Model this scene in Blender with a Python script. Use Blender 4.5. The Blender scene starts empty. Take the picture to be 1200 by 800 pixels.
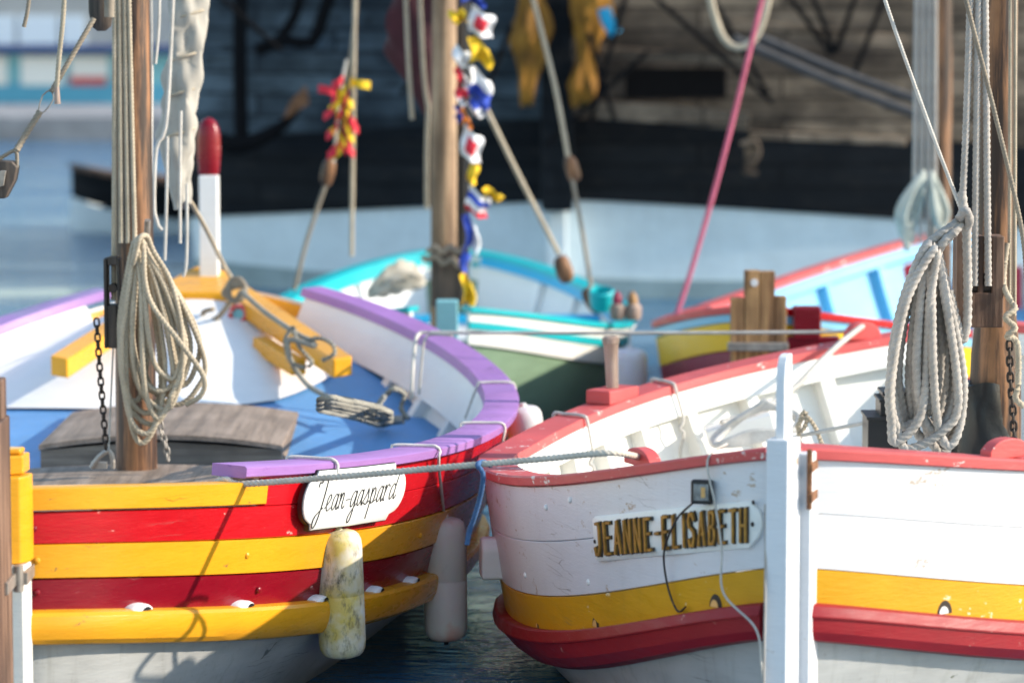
import bpy, bmesh, math, random
from mathutils import Vector as V, Matrix
random.seed(7)
scn = bpy.context.scene
COL = scn.collection
rad = math.radians
# ------------------------------------------------------------------ camera
EYE = V((0, 0, 2.4)); F = 4000.0; PITCH = rad(6.0)
FWD = V((0, math.cos(PITCH), -math.sin(PITCH))); UP = V((0, math.sin(PITCH), math.cos(PITCH)))
def W(u, v, y):
    d = V(((u-600)/F, 0, 0)) + FWD + UP*((400-v)/F)
    return EYE + d*(y/d.y)
def PX(p):
    d = p-EYE; z = d.dot(FWD)
    return 600+F*d.x/z, 400-F*d.dot(UP)/z
cam = bpy.data.cameras.new('camera'); co = bpy.data.objects.new('camera', cam); COL.objects.link(co)
co.location = EYE; co.rotation_euler = (math.pi/2-PITCH, 0, 0)
cam.sensor_width = 36; cam.lens = F/1200*36; cam.clip_end = 2000; cam.clip_start = .1
cam.dof.use_dof = True; cam.dof.focus_distance = 11.2; cam.dof.aperture_fstop = 2.15
scn.camera = co
# ------------------------------------------------------------------ light
SUN_EL, SUN_AZ = rad(26), rad(94.5)       # clockwise from +Y
w = bpy.data.worlds.new('World'); scn.world = w; w.use_nodes = True
nt = w.node_tree; bg = nt.nodes['Background']; sky = nt.nodes.new('ShaderNodeTexSky')
sky.sky_type = 'NISHITA'; sky.sun_disc = False; sky.sun_elevation = SUN_EL; sky.sun_rotation = SUN_AZ
sky.dust_density = .4; sky.air_density = 1.4; sky.ozone_density = 1.6
nt.links.new(sky.outputs[0], bg.inputs[0]); bg.inputs[1].default_value = 0.15
sl = bpy.data.lights.new('sun', 'SUN'); sl.energy = 3.1; sl.angle = rad(.7); sl.color = (1, .90, .76)
so = bpy.data.objects.new('sun', sl); COL.objects.link(so)
sd = V((math.sin(SUN_AZ)*math.cos(SUN_EL), math.cos(SUN_AZ)*math.cos(SUN_EL), math.sin(SUN_EL)))
so.rotation_euler = sd.to_track_quat('Z', 'Y').to_euler(); so.location = (8, -4, 9)
scn.view_settings.view_transform = 'Standard'; scn.view_settings.look = 'None'
scn.view_settings.exposure = 1.1; scn.view_settings.gamma = 1
scn.cycles.use_denoising = True
# ------------------------------------------------------------------ materials
def N(nt, t, **k):
    n = nt.nodes.new(t)
    for a, b in k.items():
        if a in n.inputs: n.inputs[a].default_value = b
        else: setattr(n, a, b)
    return n
def ramp(nt, src, stops):
    r = nt.nodes.new('ShaderNodeValToRGB'); e = r.color_ramp.elements
    while len(e) < len(stops): e.new(.5)
    for x, (p, c) in zip(e, stops): x.position = p; x.color = (c[0], c[1], c[2], 1) if not isinstance(c, float) else (c, c, c, 1)
    nt.links.new(src, r.inputs[0]); return r
def mixc(nt, fac, a, b):
    m = nt.nodes.new('ShaderNodeMix'); m.data_type = 'RGBA'
    for s, x in ((m.inputs[0], fac), (m.inputs[6], a), (m.inputs[7], b)):
        if isinstance(x, (int, float)): s.default_value = x
        elif isinstance(x, tuple): s.default_value = (*x[:3], 1)
        else: nt.links.new(x, s)
    return m.outputs[2]
def base(name):
    m = bpy.data.materials.new(name); m.use_nodes = True; nt = m.node_tree
    return m, nt, nt.nodes['Principled BSDF'], nt.nodes.new('ShaderNodeTexCoord')
def mapn(nt, tc, sc=(1, 1, 1), rot=(0, 0, 0)):
    mp = nt.nodes.new('ShaderNodeMapping'); mp.inputs['Scale'].default_value = sc; mp.inputs['Rotation'].default_value = rot
    nt.links.new(tc.outputs['Object'], mp.inputs[0]); return mp.outputs[0]
def noise(nt, vec, scale, detail=4, rough=.6):
    n = N(nt, 'ShaderNodeTexNoise', Scale=scale, Detail=detail, Roughness=rough); nt.links.new(vec, n.inputs['Vector']); return n.outputs[0]
def bump(nt, bs, h, s, dist=.01):
    b = N(nt, 'ShaderNodeBump', Strength=s, Distance=dist); nt.links.new(h, b.inputs['Height']); nt.links.new(b.outputs[0], bs.inputs['Normal']); return b
def paint(name, c, rough=.32, var=.12, chip=.0, under=(.25, .2, .15), grime=.25, bs_=.2, horiz=True, gcol=None):
    """brushed boat paint: uneven tone, long soft streaks, grime, and chips down to the undercoat"""
    m, nt, bs, tc = base(name)
    o = mapn(nt, tc)
    st = mapn(nt, tc, (1.5, 1.5, 9) if horiz else (9, 9, 1.2))
    n1 = noise(nt, o, 2.3, 5); n2 = noise(nt, st, 4, 4); n3 = noise(nt, o, 38, 6, .7)
    dk = tuple(x*(1-var*1.6) for x in c); lt = tuple(min(.9, x*(1+var*.8)+.01*var) for x in c)
    r1 = ramp(nt, n1, [(.32, dk), (.68, lt)])
    r2 = ramp(nt, n2, [(.3, .0), (.75, 1.)])
    c1 = mixc(nt, .4, r1.outputs[0], mixc(nt, r2.outputs[0], dk, lt))
    g = ramp(nt, n3, [(.62, .0), (.78, grime)])
    c2 = mixc(nt, g.outputs[0], c1, gcol or tuple(x*.45+.02 for x in c))
    h = noise(nt, st, 16, 5)
    run = noise(nt, mapn(nt, tc, (11, 11, .9)), 2.2, 5, .6)
    c2 = mixc(nt, ramp(nt, run, [(.55, .0), (.75, grime*.55)]).outputs[0], c2, gcol or tuple(x*.5+.02 for x in c))
    if chip > 0:
        mask = ramp(nt, noise(nt, o, 3.1, 3), [(.42, .0), (.62, .09)]).outputs[0]
        n4 = N(nt, 'ShaderNodeMath', operation='ADD'); nt.links.new(noise(nt, mapn(nt, tc, (1, 1, 1.9)), 15, 9, .72), n4.inputs[0]); nt.links.new(mask, n4.inputs[1])
        k = ramp(nt, n4.outputs[0], [(.735-.14*chip, .0), (.745-.14*chip, 1.)])
        c2 = mixc(nt, k.outputs[0], c2, under)
        vo = nt.nodes.new('ShaderNodeTexVoronoi'); vo.feature = 'DISTANCE_TO_EDGE'; vo.inputs['Scale'].default_value = 1.9
        wp = N(nt, 'ShaderNodeVectorMath', operation='ADD'); nz = N(nt, 'ShaderNodeTexNoise', Scale=7., Detail=4.); nt.links.new(tc.outputs['Object'], nz.inputs['Vector'])
        nt.links.new(mapn(nt, tc, (.5, .5, 13)), wp.inputs[0]); sc_ = N(nt, 'ShaderNodeVectorMath', operation='SCALE'); nt.links.new(nz.outputs[1], sc_.inputs[0]); sc_.inputs['Scale'].default_value = .35
        nt.links.new(sc_.outputs[0], wp.inputs[1]); nt.links.new(wp.outputs[0], vo.inputs['Vector'])
        ck = ramp(nt, vo.outputs['Distance'], [(.004, 1.), (.016, .0)])
        cm = ramp(nt, noise(nt, o, 2.6, 3), [(.58, .0), (.66, .7)])
        mu = N(nt, 'ShaderNodeMath', operation='MULTIPLY'); nt.links.new(ck.outputs[0], mu.inputs[0]); nt.links.new(cm.outputs[0], mu.inputs[1])
        c2 = mixc(nt, mu.outputs[0], c2, tuple(x*.35 for x in under))
    nt.links.new(c2, bs.inputs['Base Color'])
    rr = ramp(nt, n2, [(.2, rough*.8), (.8, min(1., rough*1.5))]); nt.links.new(rr.outputs[0], bs.inputs['Roughness'])
    bs.inputs['Specular IOR Level'].default_value = .34
    bump(nt, bs, noise(nt, st, 16, 5), bs_, .006)
    return m
def wood(name, a, b, rough=.75, axis=2, scale=9, bs_=.5, k=1.0):
    m, nt, bs, tc = base(name)
    sc = [14., 14., 14.]; sc[axis] = .9
    v = mapn(nt, tc, tuple(sc)); n1 = noise(nt, v, scale/9*1.6, 7, .65); n2 = noise(nt, mapn(nt, tc), 3, 4)
    r = ramp(nt, n1, [(.5-.10*k, tuple(x*.6 for x in a)), (.5-.03*k, a), (.5+.04*k, tuple((x+y)/2 for x, y in zip(a, b))), (.5+.12*k, b)])
    c = mixc(nt, ramp(nt, n2, [(.45, .0), (.7, .6)]).outputs[0], r.outputs[0], tuple(x*.45 for x in a))
    nt.links.new(c, bs.inputs['Base Color']); bs.inputs['Roughness'].default_value = rough
    bump(nt, bs, n1, bs_, .01); return m
def simple(name, c, rough=.5, metal=0., var=.15, sc=20, bs_=.1):
    m, nt, bs, tc = base(name); o = mapn(nt, tc); n = noise(nt, o, sc, 4)
    r = ramp(nt, n, [(.3, tuple(x*(1-var) for x in c)), (.7, tuple(min(1, x*(1+var)) for x in c))])
    nt.links.new(r.outputs[0], bs.inputs['Base Color']); bs.inputs['Roughness'].default_value = rough; bs.inputs['Metallic'].default_value = metal
    bump(nt, bs, noise(nt, o, sc*3, 3), bs_, .004); return m
def rope_mat(name, c):
    m, nt, bs, tc = base(name); o = mapn(nt, tc)
    n = noise(nt, o, 9, 5); n2 = noise(nt, o, 260, 3)
    r = ramp(nt, n, [(.3, tuple(x*.72 for x in c)), (.7, tuple(x*1.18 for x in c))])
    c2 = mixc(nt, ramp(nt, n2, [(.35, .45), (.65, .0)]).outputs[0], r.outputs[0], tuple(x*.5 for x in c))
    nt.links.new(c2, bs.inputs['Base Color']); bs.inputs['Roughness'].default_value = .9
    bump(nt, bs, n2, .5, .003); return m
M = {}
M['white'] = paint('white paint', (.80, .79, .77), .38, .05, .0, grime=.12)
M['white_r'] = paint('white topside paint', (.70, .698, .71), .34, .05, .35, under=(.45, .36, .28), grime=.22, gcol=(.45, .42, .4), bs_=.25)
M['white_bottom'] = paint('dull white bottom paint', (.40, .40, .385), .5, .16, .12, under=(.16, .17, .13), grime=.7, gcol=(.17, .17, .13))
M['cream'] = paint('cream white paint', (.80, .78, .72), .4, .05, .0, grime=.12)
M['yellow'] = paint('yellow paint', (.76, .34, .014), .25, .09, .14, under=(.30, .16, .04), grime=.2, gcol=(.42, .2, .02))
M['lemon'] = paint('lemon yellow paint', (.85, .52, .015), .35, .06)
M['yellow_r'] = paint('ochre yellow paint', (.66, .33, .008), .38, .09, .18, under=(.78, .66, .4), grime=.3, gcol=(.4, .22, .02), bs_=.3)
M['red'] = paint('bright red paint', (.52, .006, .012), .22, .14, .16, under=(.75, .35, .3), grime=.2)
M['red_dark'] = paint('dark red paint', (.21, .003, .012), .22, .12, .06, under=(.6, .3, .28), grime=.2)
M['red_rail'] = paint('worn red rail paint', (.30, .009, .015), .42, .14, .05, under=(.5, .25, .2), grime=.35, bs_=.25)
M['pink_cap'] = paint('faded red gunwale paint', (.60, .095, .09), .5, .14, .5, under=(.72, .6, .54), grime=.3, bs_=.25)
M['purple'] = paint('lilac gunwale paint', (.34, .165, .43), .35, .10, .25, under=(.22, .1, .35), grime=.2)
M['blue'] = paint('sky blue deck paint', (.13, .32, .60), .45, .16, .1, under=(.4, .5, .6), grime=.35, horiz=False)
M['teal'] = paint('turquoise paint', (.01, .42, .46), .35, .08)
M['teal_pale'] = paint('pale turquoise paint', (.22, .50, .54), .4, .06)
M['cyan'] = paint('bright blue paint', (.01, .36, .62), .35, .08)
M['navy'] = simple('navy roof band', (.015, .04, .16), .5)
M['kiosk_blue'] = paint('faded blue panel paint', (.10, .36, .50), .5, .06)
M['green'] = paint('grey green paint', (.21, .31, .20), .4, .12, grime=.3)
M['ltblue'] = paint('light blue paint', (.24, .56, .76), .4, .08)
M['plum'] = paint('plum red paint', (.26, .025, .06), .35, .1)
M['grey_wood'] = wood('weathered grey planking', (.23, .17, .125), (.38, .29, .225), .75, 1, k=2.0)
M['coaming_wood'] = wood('brown coaming wood', (.19, .135, .095), (.36, .27, .19), .7, 0, k=1.6)
M['dark_wood'] = wood('dark oiled wood', (.035, .026, .02), (.11, .08, .06), .6)
M['mast'] = wood('varnished old mast wood', (.045, .02, .011), (.32, .145, .06), .5)
M['mast_far'] = wood('honey mast wood', (.22, .13, .07), (.45, .30, .18), .6)
M['rudder_wood'] = wood('bare brown timber', (.10, .05, .03), (.24, .14, .09), .7)
M['board_wood'] = wood('tan timber boards', (.24, .115, .045), (.46, .26, .11), .7)
M['pin_wood'] = wood('pale worn wood', (.26, .18, .14), (.42, .31, .25), .7)
M['rope'] = rope_mat('tan rope', (.50, .42, .31))
M['rope_warm'] = rope_mat('pale tan rope', (.72, .64, .53))
M['soot'] = simple('matt black iron', (.008, .008, .009), 1.)
M['soot'].node_tree.nodes['Principled BSDF'].inputs['Specular IOR Level'].default_value = .05
M['rope_grey'] = rope_mat('grey white rope', (.46, .42, .38))
M['rope_dirty'] = rope_mat('dirty grey green rope', (.34, .32, .27))
M['rope_white'] = rope_mat('white cord', (.66, .62, .56))
M['rope_pale'] = rope_mat('pale green cord', (.45, .48, .43))
M['rope_blue'] = rope_mat('blue rope', (.06, .14, .30))
M['rope_pink'] = rope_mat('pink rope', (.60, .13, .20))
M['rope_dark'] = rope_mat('dark tarred rope', (.06, .06, .065))
M['rope_brown'] = rope_mat('brown grey rope', (.30, .25, .19))
M['black'] = simple('black plastic', (.012, .012, .013), .4)
M['tarp'] = simple('black tarpaulin', (.006, .006, .007), .38, 0, .3, 9, .5)
M['iron'] = simple('dark iron', (.05, .04, .035), .55, .7)
M['steel'] = simple('dull steel', (.34, .30, .26), .5, .6, .3)
M['rust'] = simple('rusted iron', (.20, .09, .04), .8, .2, .5, 30)
M['gold'] = simple('antique brass letters', (.34, .18, .03), .45, .25, .35, 30, .3)
M['letter_black'] = simple('black sign paint', (.008, .008, .008), .4)
M['board_white'] = simple('white name board', (.80, .79, .74), .4, 0, .03)
M['pane'] = simple('pale window glass', (.66, .74, .80), .15, 0, .05)
M['glass_panel'] = simple('small solar panel', (.22, .23, .23), .15, .2, .4, 60)
M['amber'] = simple('amber lit notch and lamp cell', (.75, .42, .14), .4)  # stands for light inside the scupper notches; also colours the lamp cell
M['sail'] = simple('off white sailcloth', (.37, .345, .30), .85, 0, .1, 6, .4)
M['sail_grey'] = simple('stained sailcloth', (.40, .37, .31), .9, 0, .4, 14, .5)
M['maroon'] = simple('maroon sailcloth', (.05, .009, .015), .85, 0, .25, 6, .3)
for n_, c_ in dict(flag_red=(.62, .02, .04), flag_white=(.75, .74, .74), flag_blue=(.03, .07, .42), flag_yellow=(.75, .48, .01), flag_orange=(.75, .22, .02)).items():
    M[n_] = simple(n_.replace('_', ' ')+' cloth', c_, .8, 0, .08)
M['gilt'] = simple('gilded carving', (.25, .11, .008), .85, 0, .6, 5)
def fender_mat(name, tint, dirt, blush):
    m, nt, bs, tc = base(name); o = mapn(nt, tc)
    n1 = noise(nt, o, 7, 4); n2 = noise(nt, mapn(nt, tc, (1, 1, .45)), 34, 8, .75); n3 = noise(nt, mapn(nt, tc), 5.2, 3)
    c = ramp(nt, n1, [(.38, tint), (.62, (.70, .67, .62))]).outputs[0]
    c = mixc(nt, ramp(nt, n3, [(.53, .0), (.68, .8)]).outputs[0], c, blush)
    c = mixc(nt, ramp(nt, n2, [(.60-.09*dirt, .0), (.70, dirt)]).outputs[0], c, (.07, .06, .04))
    nt.links.new(c, bs.inputs['Base Color']); bs.inputs['Roughness'].default_value = .5
    bs.inputs['Subsurface Weight'].default_value = .08
    bump(nt, bs, n2, .15, .004); return m
M['fender_y'] = fender_mat('grimy yellowed fender', (.60, .46, .10), 1., (.62, .55, .25))
M['fender_p'] = fender_mat('pink stained fender', (.72, .62, .60), .12, (.70, .26, .20))
M['fender_w'] = fender_mat('white fender', (.72, .71, .72), .1, (.66, .5, .52))
def ship_mat(name, a, b, dark, patch, seam=.17):
    """broad hull planks: tone differs board by board, dark seams, worn and stained patches"""
    m, nt, bs, tc = base(name); o = mapn(nt, tc)
    sp = nt.nodes.new('ShaderNodeSeparateXYZ'); nt.links.new(o, sp.inputs[0]); cb = nt.nodes.new('ShaderNodeCombineXYZ')
    nt.links.new(sp.outputs[0], cb.inputs[0]); nt.links.new(sp.outputs[2], cb.inputs[1])
    br = N(nt, 'ShaderNodeTexBrick', Scale=1.0); br.inputs['Brick Width'].default_value = 1.7; br.inputs['Row Height'].default_value = seam; br.inputs['Mortar Size'].default_value = .014; br.inputs['Mortar Smooth'].default_value = .3
    br.inputs['Color1'].default_value = (0, 0, 0, 1); br.inputs['Color2'].default_value = (1, 1, 1, 1); br.inputs['Mortar'].default_value = (.5, .5, .5, 1); br.offset = .37
    nt.links.new(cb.outputs[0], br.inputs['Vector'])
    n1 = noise(nt, mapn(nt, tc, (1, 1, 1.6)), 1.5, 6, .62); n2 = noise(nt, mapn(nt, tc, (.9, .9, 3.5)), 4, 6, .7)
    t = N(nt, 'ShaderNodeMath', operation='MULTIPLY_ADD'); nt.links.new(br.outputs[0], t.inputs[0]); t.inputs[1].default_value = .22; nt.links.new(n1, t.inputs[2])
    c = ramp(nt, t.outputs[0], [(.42, a), (.60, tuple((x+y)/2.4 for x, y in zip(a, b))), (.78, b)]).outputs[0]
    c = mixc(nt, ramp(nt, n2, [(.54, .0), (.68, patch)]).outputs[0], c, dark)
    c = mixc(nt, ramp(nt, br.outputs[1], [(.0, .0), (1., .75)]).outputs[0], c, tuple(x*.4 for x in a))
    nt.links.new(c, bs.inputs['Base Color']); bs.inputs['Roughness'].default_value = .8; bs.inputs['Specular IOR Level'].default_value = .2
    bump(nt, bs, n2, .3, .02); return m
M['ship_blue_shade'] = ship_mat('blue grey shaded ship planking', (.016, .023, .031), (.105, .14, .17), (.006, .008, .010), .8)  # blue grey paint with the left side's skylit shade worked into it
M['ship_brown'] = ship_mat('brown worn ship planking', (.055, .04, .03), (.30, .22, .155), (.008, .006, .006), .75)
M['ship_black'] = ship_mat('tarred black wale', (.004, .006, .009), (.013, .015, .018), (.035, .03, .027), .5)
M['ship_boot'] = paint('pale blue white underwater paint', (.72, .80, .83), .6, .10, .0, grime=.3, gcol=(.3, .33, .3))
def water_mat():
    m, nt, bs, tc = base('harbour water')
    o = mapn(nt, tc, (.55, 1.6, 1)); n1 = noise(nt, o, .9, 4, .55); n2 = noise(nt, mapn(nt, tc, (1, 1.8, 1)), 5.5, 4, .55); n3 = noise(nt, mapn(nt, tc, (1, 1.5, 1)), 17, 3)
    add = N(nt, 'ShaderNodeMath', operation='ADD'); nt.links.new(n1, add.inputs[0]); nt.links.new(n2, add.inputs[1])
    add2 = N(nt, 'ShaderNodeMath', operation='MULTIPLY_ADD'); nt.links.new(n3, add2.inputs[0]); add2.inputs[1].default_value = .25; nt.links.new(add.outputs[0], add2.inputs[2])
    bs.inputs['Base Color'].default_value = (.032, .125, .24, 1); bs.inputs['Roughness'].default_value = .1; bs.inputs['IOR'].default_value = 1.5
    b = bump(nt, bs, add2.outputs[0], .5, .06)
    sw = ramp(nt, noise(nt, mapn(nt, tc, (.16, .62, 1)), 1.0, 4, .6), [(.40, .03), (.60, .8)]); nt.links.new(sw.outputs[0], b.inputs['Strength'])
    return m
M['water'] = water_mat()
M['weed'] = paint('stained waterline paint', (.34, .42, .43), .7, .2, .0, grime=.6, gcol=(.16, .18, .10))
M['concrete'] = simple('grey quay concrete', (.26, .25, .25), .85, 0, .3, 2)
# ------------------------------------------------------------------ mesh builder
class MB:
    def __init__(s): s.v = []; s.f = []
    def add(s, vs, fs):
        b = len(s.v); s.v += [V(x) for x in vs]; s.f += [tuple(i+b for i in f) for f in fs]; return s
    def grid(s, rows, cu=False, cv=False, caps=False):
        n, m = len(rows), len(rows[0]); f = []
        for i in range(n if cu else n-1):
            for j in range(m if cv else m-1):
                a = i*m+j; b = i*m+(j+1) % m; c = ((i+1) % n)*m+(j+1) % m; d = ((i+1) % n)*m+j
                f.append((a, b, c, d))
        if caps: f.append(tuple(range(m))); f.append(tuple(range((n-1)*m, n*m))[::-1])
        return s.add([p for r in rows for p in r], f)
    def hexa(s, c):   # 8 corners: 4 bottom ring, 4 top ring
        return s.add(c, [(0, 1, 2, 3), (7, 6, 5, 4), (0, 4, 5, 1), (1, 5, 6, 2), (2, 6, 7, 3), (3, 7, 4, 0)])
    def box(s, c, size, rz=0, ax=None):
        c = V(c); X, Y, Z = (ax if ax else (V((math.cos(rz), math.sin(rz), 0)), V((-math.sin(rz), math.cos(rz), 0)), V((0, 0, 1))))
        X, Y, Z = X*size[0]/2, Y*size[1]/2, Z*size[2]/2
        return s.hexa([c-X-Y-Z, c+X-Y-Z, c+X+Y-Z, c-X+Y-Z, c-X-Y+Z, c+X-Y+Z, c+X+Y+Z, c-X+Y+Z])
    def beam(s, p, q, w, h, up=V((0, 0, 1))):
        p, q = V(p), V(q); d = (q-p).normalized(); sx = d.cross(up).normalized(); u = sx.cross(d)
        return s.hexa([p-sx*w/2-u*h/2, p+sx*w/2-u*h/2, q+sx*w/2-u*h/2, q-sx*w/2-u*h/2, p-sx*w/2+u*h/2, p+sx*w/2+u*h/2, q+sx*w/2+u*h/2, q-sx*w/2+u*h/2])
    def prism(s, poly, off):
        n = len(poly); off = V(off)
        a = [V(p) for p in poly]; b = [p+off for p in a]
        return s.add(a+b, [tuple(range(n))[::-1], tuple(range(n, 2*n))]+[(i, (i+1) % n, n+(i+1) % n, n+i) for i in range(n)])
    def lathe(s, p, d, prof, n=24, sq=1.0):
        p, d = V(p), V(d).normalized(); x = d.orthogonal().normalized()
        if abs(d.z) > .8: x = V((1, 0, 0)); x = (x-d*x.dot(d)).normalized()
        y = d.cross(x)
        rows = [[p+d*h+(x*math.cos(a)+y*math.sin(a)*sq)*max(r, 1e-4) for a in [2*math.pi*k/n for k in range(n)]] for h, r in prof]
        return s.grid(rows, cv=True, caps=True)
    def tube(s, pts, r, n=8, closed=False, lay=False, pitch=None):
        P = [V(p) for p in pts]; m = len(P); rows = []; nrm = None; L = 0; pitch = pitch or 4.6*(r if not callable(r) else r(0))
        for i in range(m):
            a = P[i-1] if (i or closed) else P[i]; b = P[(i+1) % m] if (i < m-1 or closed) else P[i]
            t = (b-a).normalized()
            if nrm is None: nrm = t.orthogonal().normalized()
            nrm = nrm-t*nrm.dot(t)
            nrm = nrm.normalized() if nrm.length > 1e-6 else t.orthogonal().normalized()
            bn = t.cross(nrm)
            if i: L += (P[i]-P[i-1]).length
            rr = r(i/(m-1)) if callable(r) else r; row = []
            for k in range(n):
                th = 2*math.pi*k/n; q = rr
                if lay: q = rr*(.96+.095*math.cos(3*th)); th += 2*math.pi*L/pitch
                row.append(P[i]+(nrm*math.cos(th)+bn*math.sin(th))*q)
            rows.append(row)
        return s.grid(rows, cu=closed, cv=True, caps=not closed)
    def build(s, name, mat, parent=None, bevel=0, ang=38, loc=None, seg=2):
        o0 = V(loc) if loc is not None else (parent['_o'] if parent is not None else None)
        if o0 is None:
            xs = s.v; o0 = V((sum(p.x for p in xs)/len(xs), sum(p.y for p in xs)/len(xs), min(p.z for p in xs)))
        o0 = V(o0)
        me = bpy.data.meshes.new(name); me.from_pydata([p-o0 for p in s.v], [], s.f)
        bm = bmesh.new(); bm.from_mesh(me); bmesh.ops.recalc_face_normals(bm, faces=bm.faces); bm.to_mesh(me); bm.free()
        me.materials.append(mat if not isinstance(mat, str) else M[mat])
        me.shade_smooth()
        if not bevel: me.set_sharp_from_angle(angle=rad(ang))
        o = bpy.data.objects.new(name, me); COL.objects.link(o)
        if bevel:
            b = o.modifiers.new('bevel', 'BEVEL'); b.width = bevel; b.segments = seg; b.limit_method = 'ANGLE'; b.angle_limit = rad(35); b.harden_normals = True
        if parent is None: o.location = o0
        else:
            top = parent
            o.parent = parent
            o.location = o0-parent['_o'] if loc is not None else (0, 0, 0)
        o['_o'] = o0
        return o
def tag(o, label, cat, group=None, kind=None):
    o['label'] = label; o['category'] = cat
    if group: o['group'] = group
    if kind: o['kind'] = kind
    return o
def thing(name, label, cat, loc, group=None):
    o = bpy.data.objects.new(name, None); COL.objects.link(o); o.location = loc; o.empty_display_size = .1; o['_o'] = V(loc)
    return tag(o, label, cat, group)
def structure(o): o['kind'] = 'structure'; return o
def spline(pts, step=.02, closed=False):
    P = [V(p) for p in pts]; n = len(P); out = []
    for i in range(n if closed else n-1):
        g = (lambda k: P[k % n]) if closed else (lambda k: P[max(0, min(n-1, k))])
        a, b, c, d = g(i-1), g(i), g(i+1), g(i+2)
        m = max(2, int((c-b).length/step))
        for k in range(m):
            t = k/m
            out.append(.5*((2*b)+(c-a)*t+(2*a-5*b+4*c-d)*t*t+(3*b-a-3*c+d)*t**3))
    if not closed: out.append(P[-1])
    return out
def rope(name, label, pts, r, mat, group=None, lay=True, cat='rope', closed=False, straight=False, n=None):
    step = r*.5 if lay else max(r*2.5, .03)
    if straight and len(pts) == 2:
        a, b = V(pts[0]), V(pts[1]); k = max(2, int((b-a).length/step)); P = [a.lerp(b, i/k) for i in range(k+1)]
    else: P = spline(pts, step, closed)
    o = MB().tube(P, r, n or (12 if lay else 8), closed, lay).build(name, mat, ang=80)
    return tag(o, label, cat, group)
def pxs(l): return [W(*p) for p in l]
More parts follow.
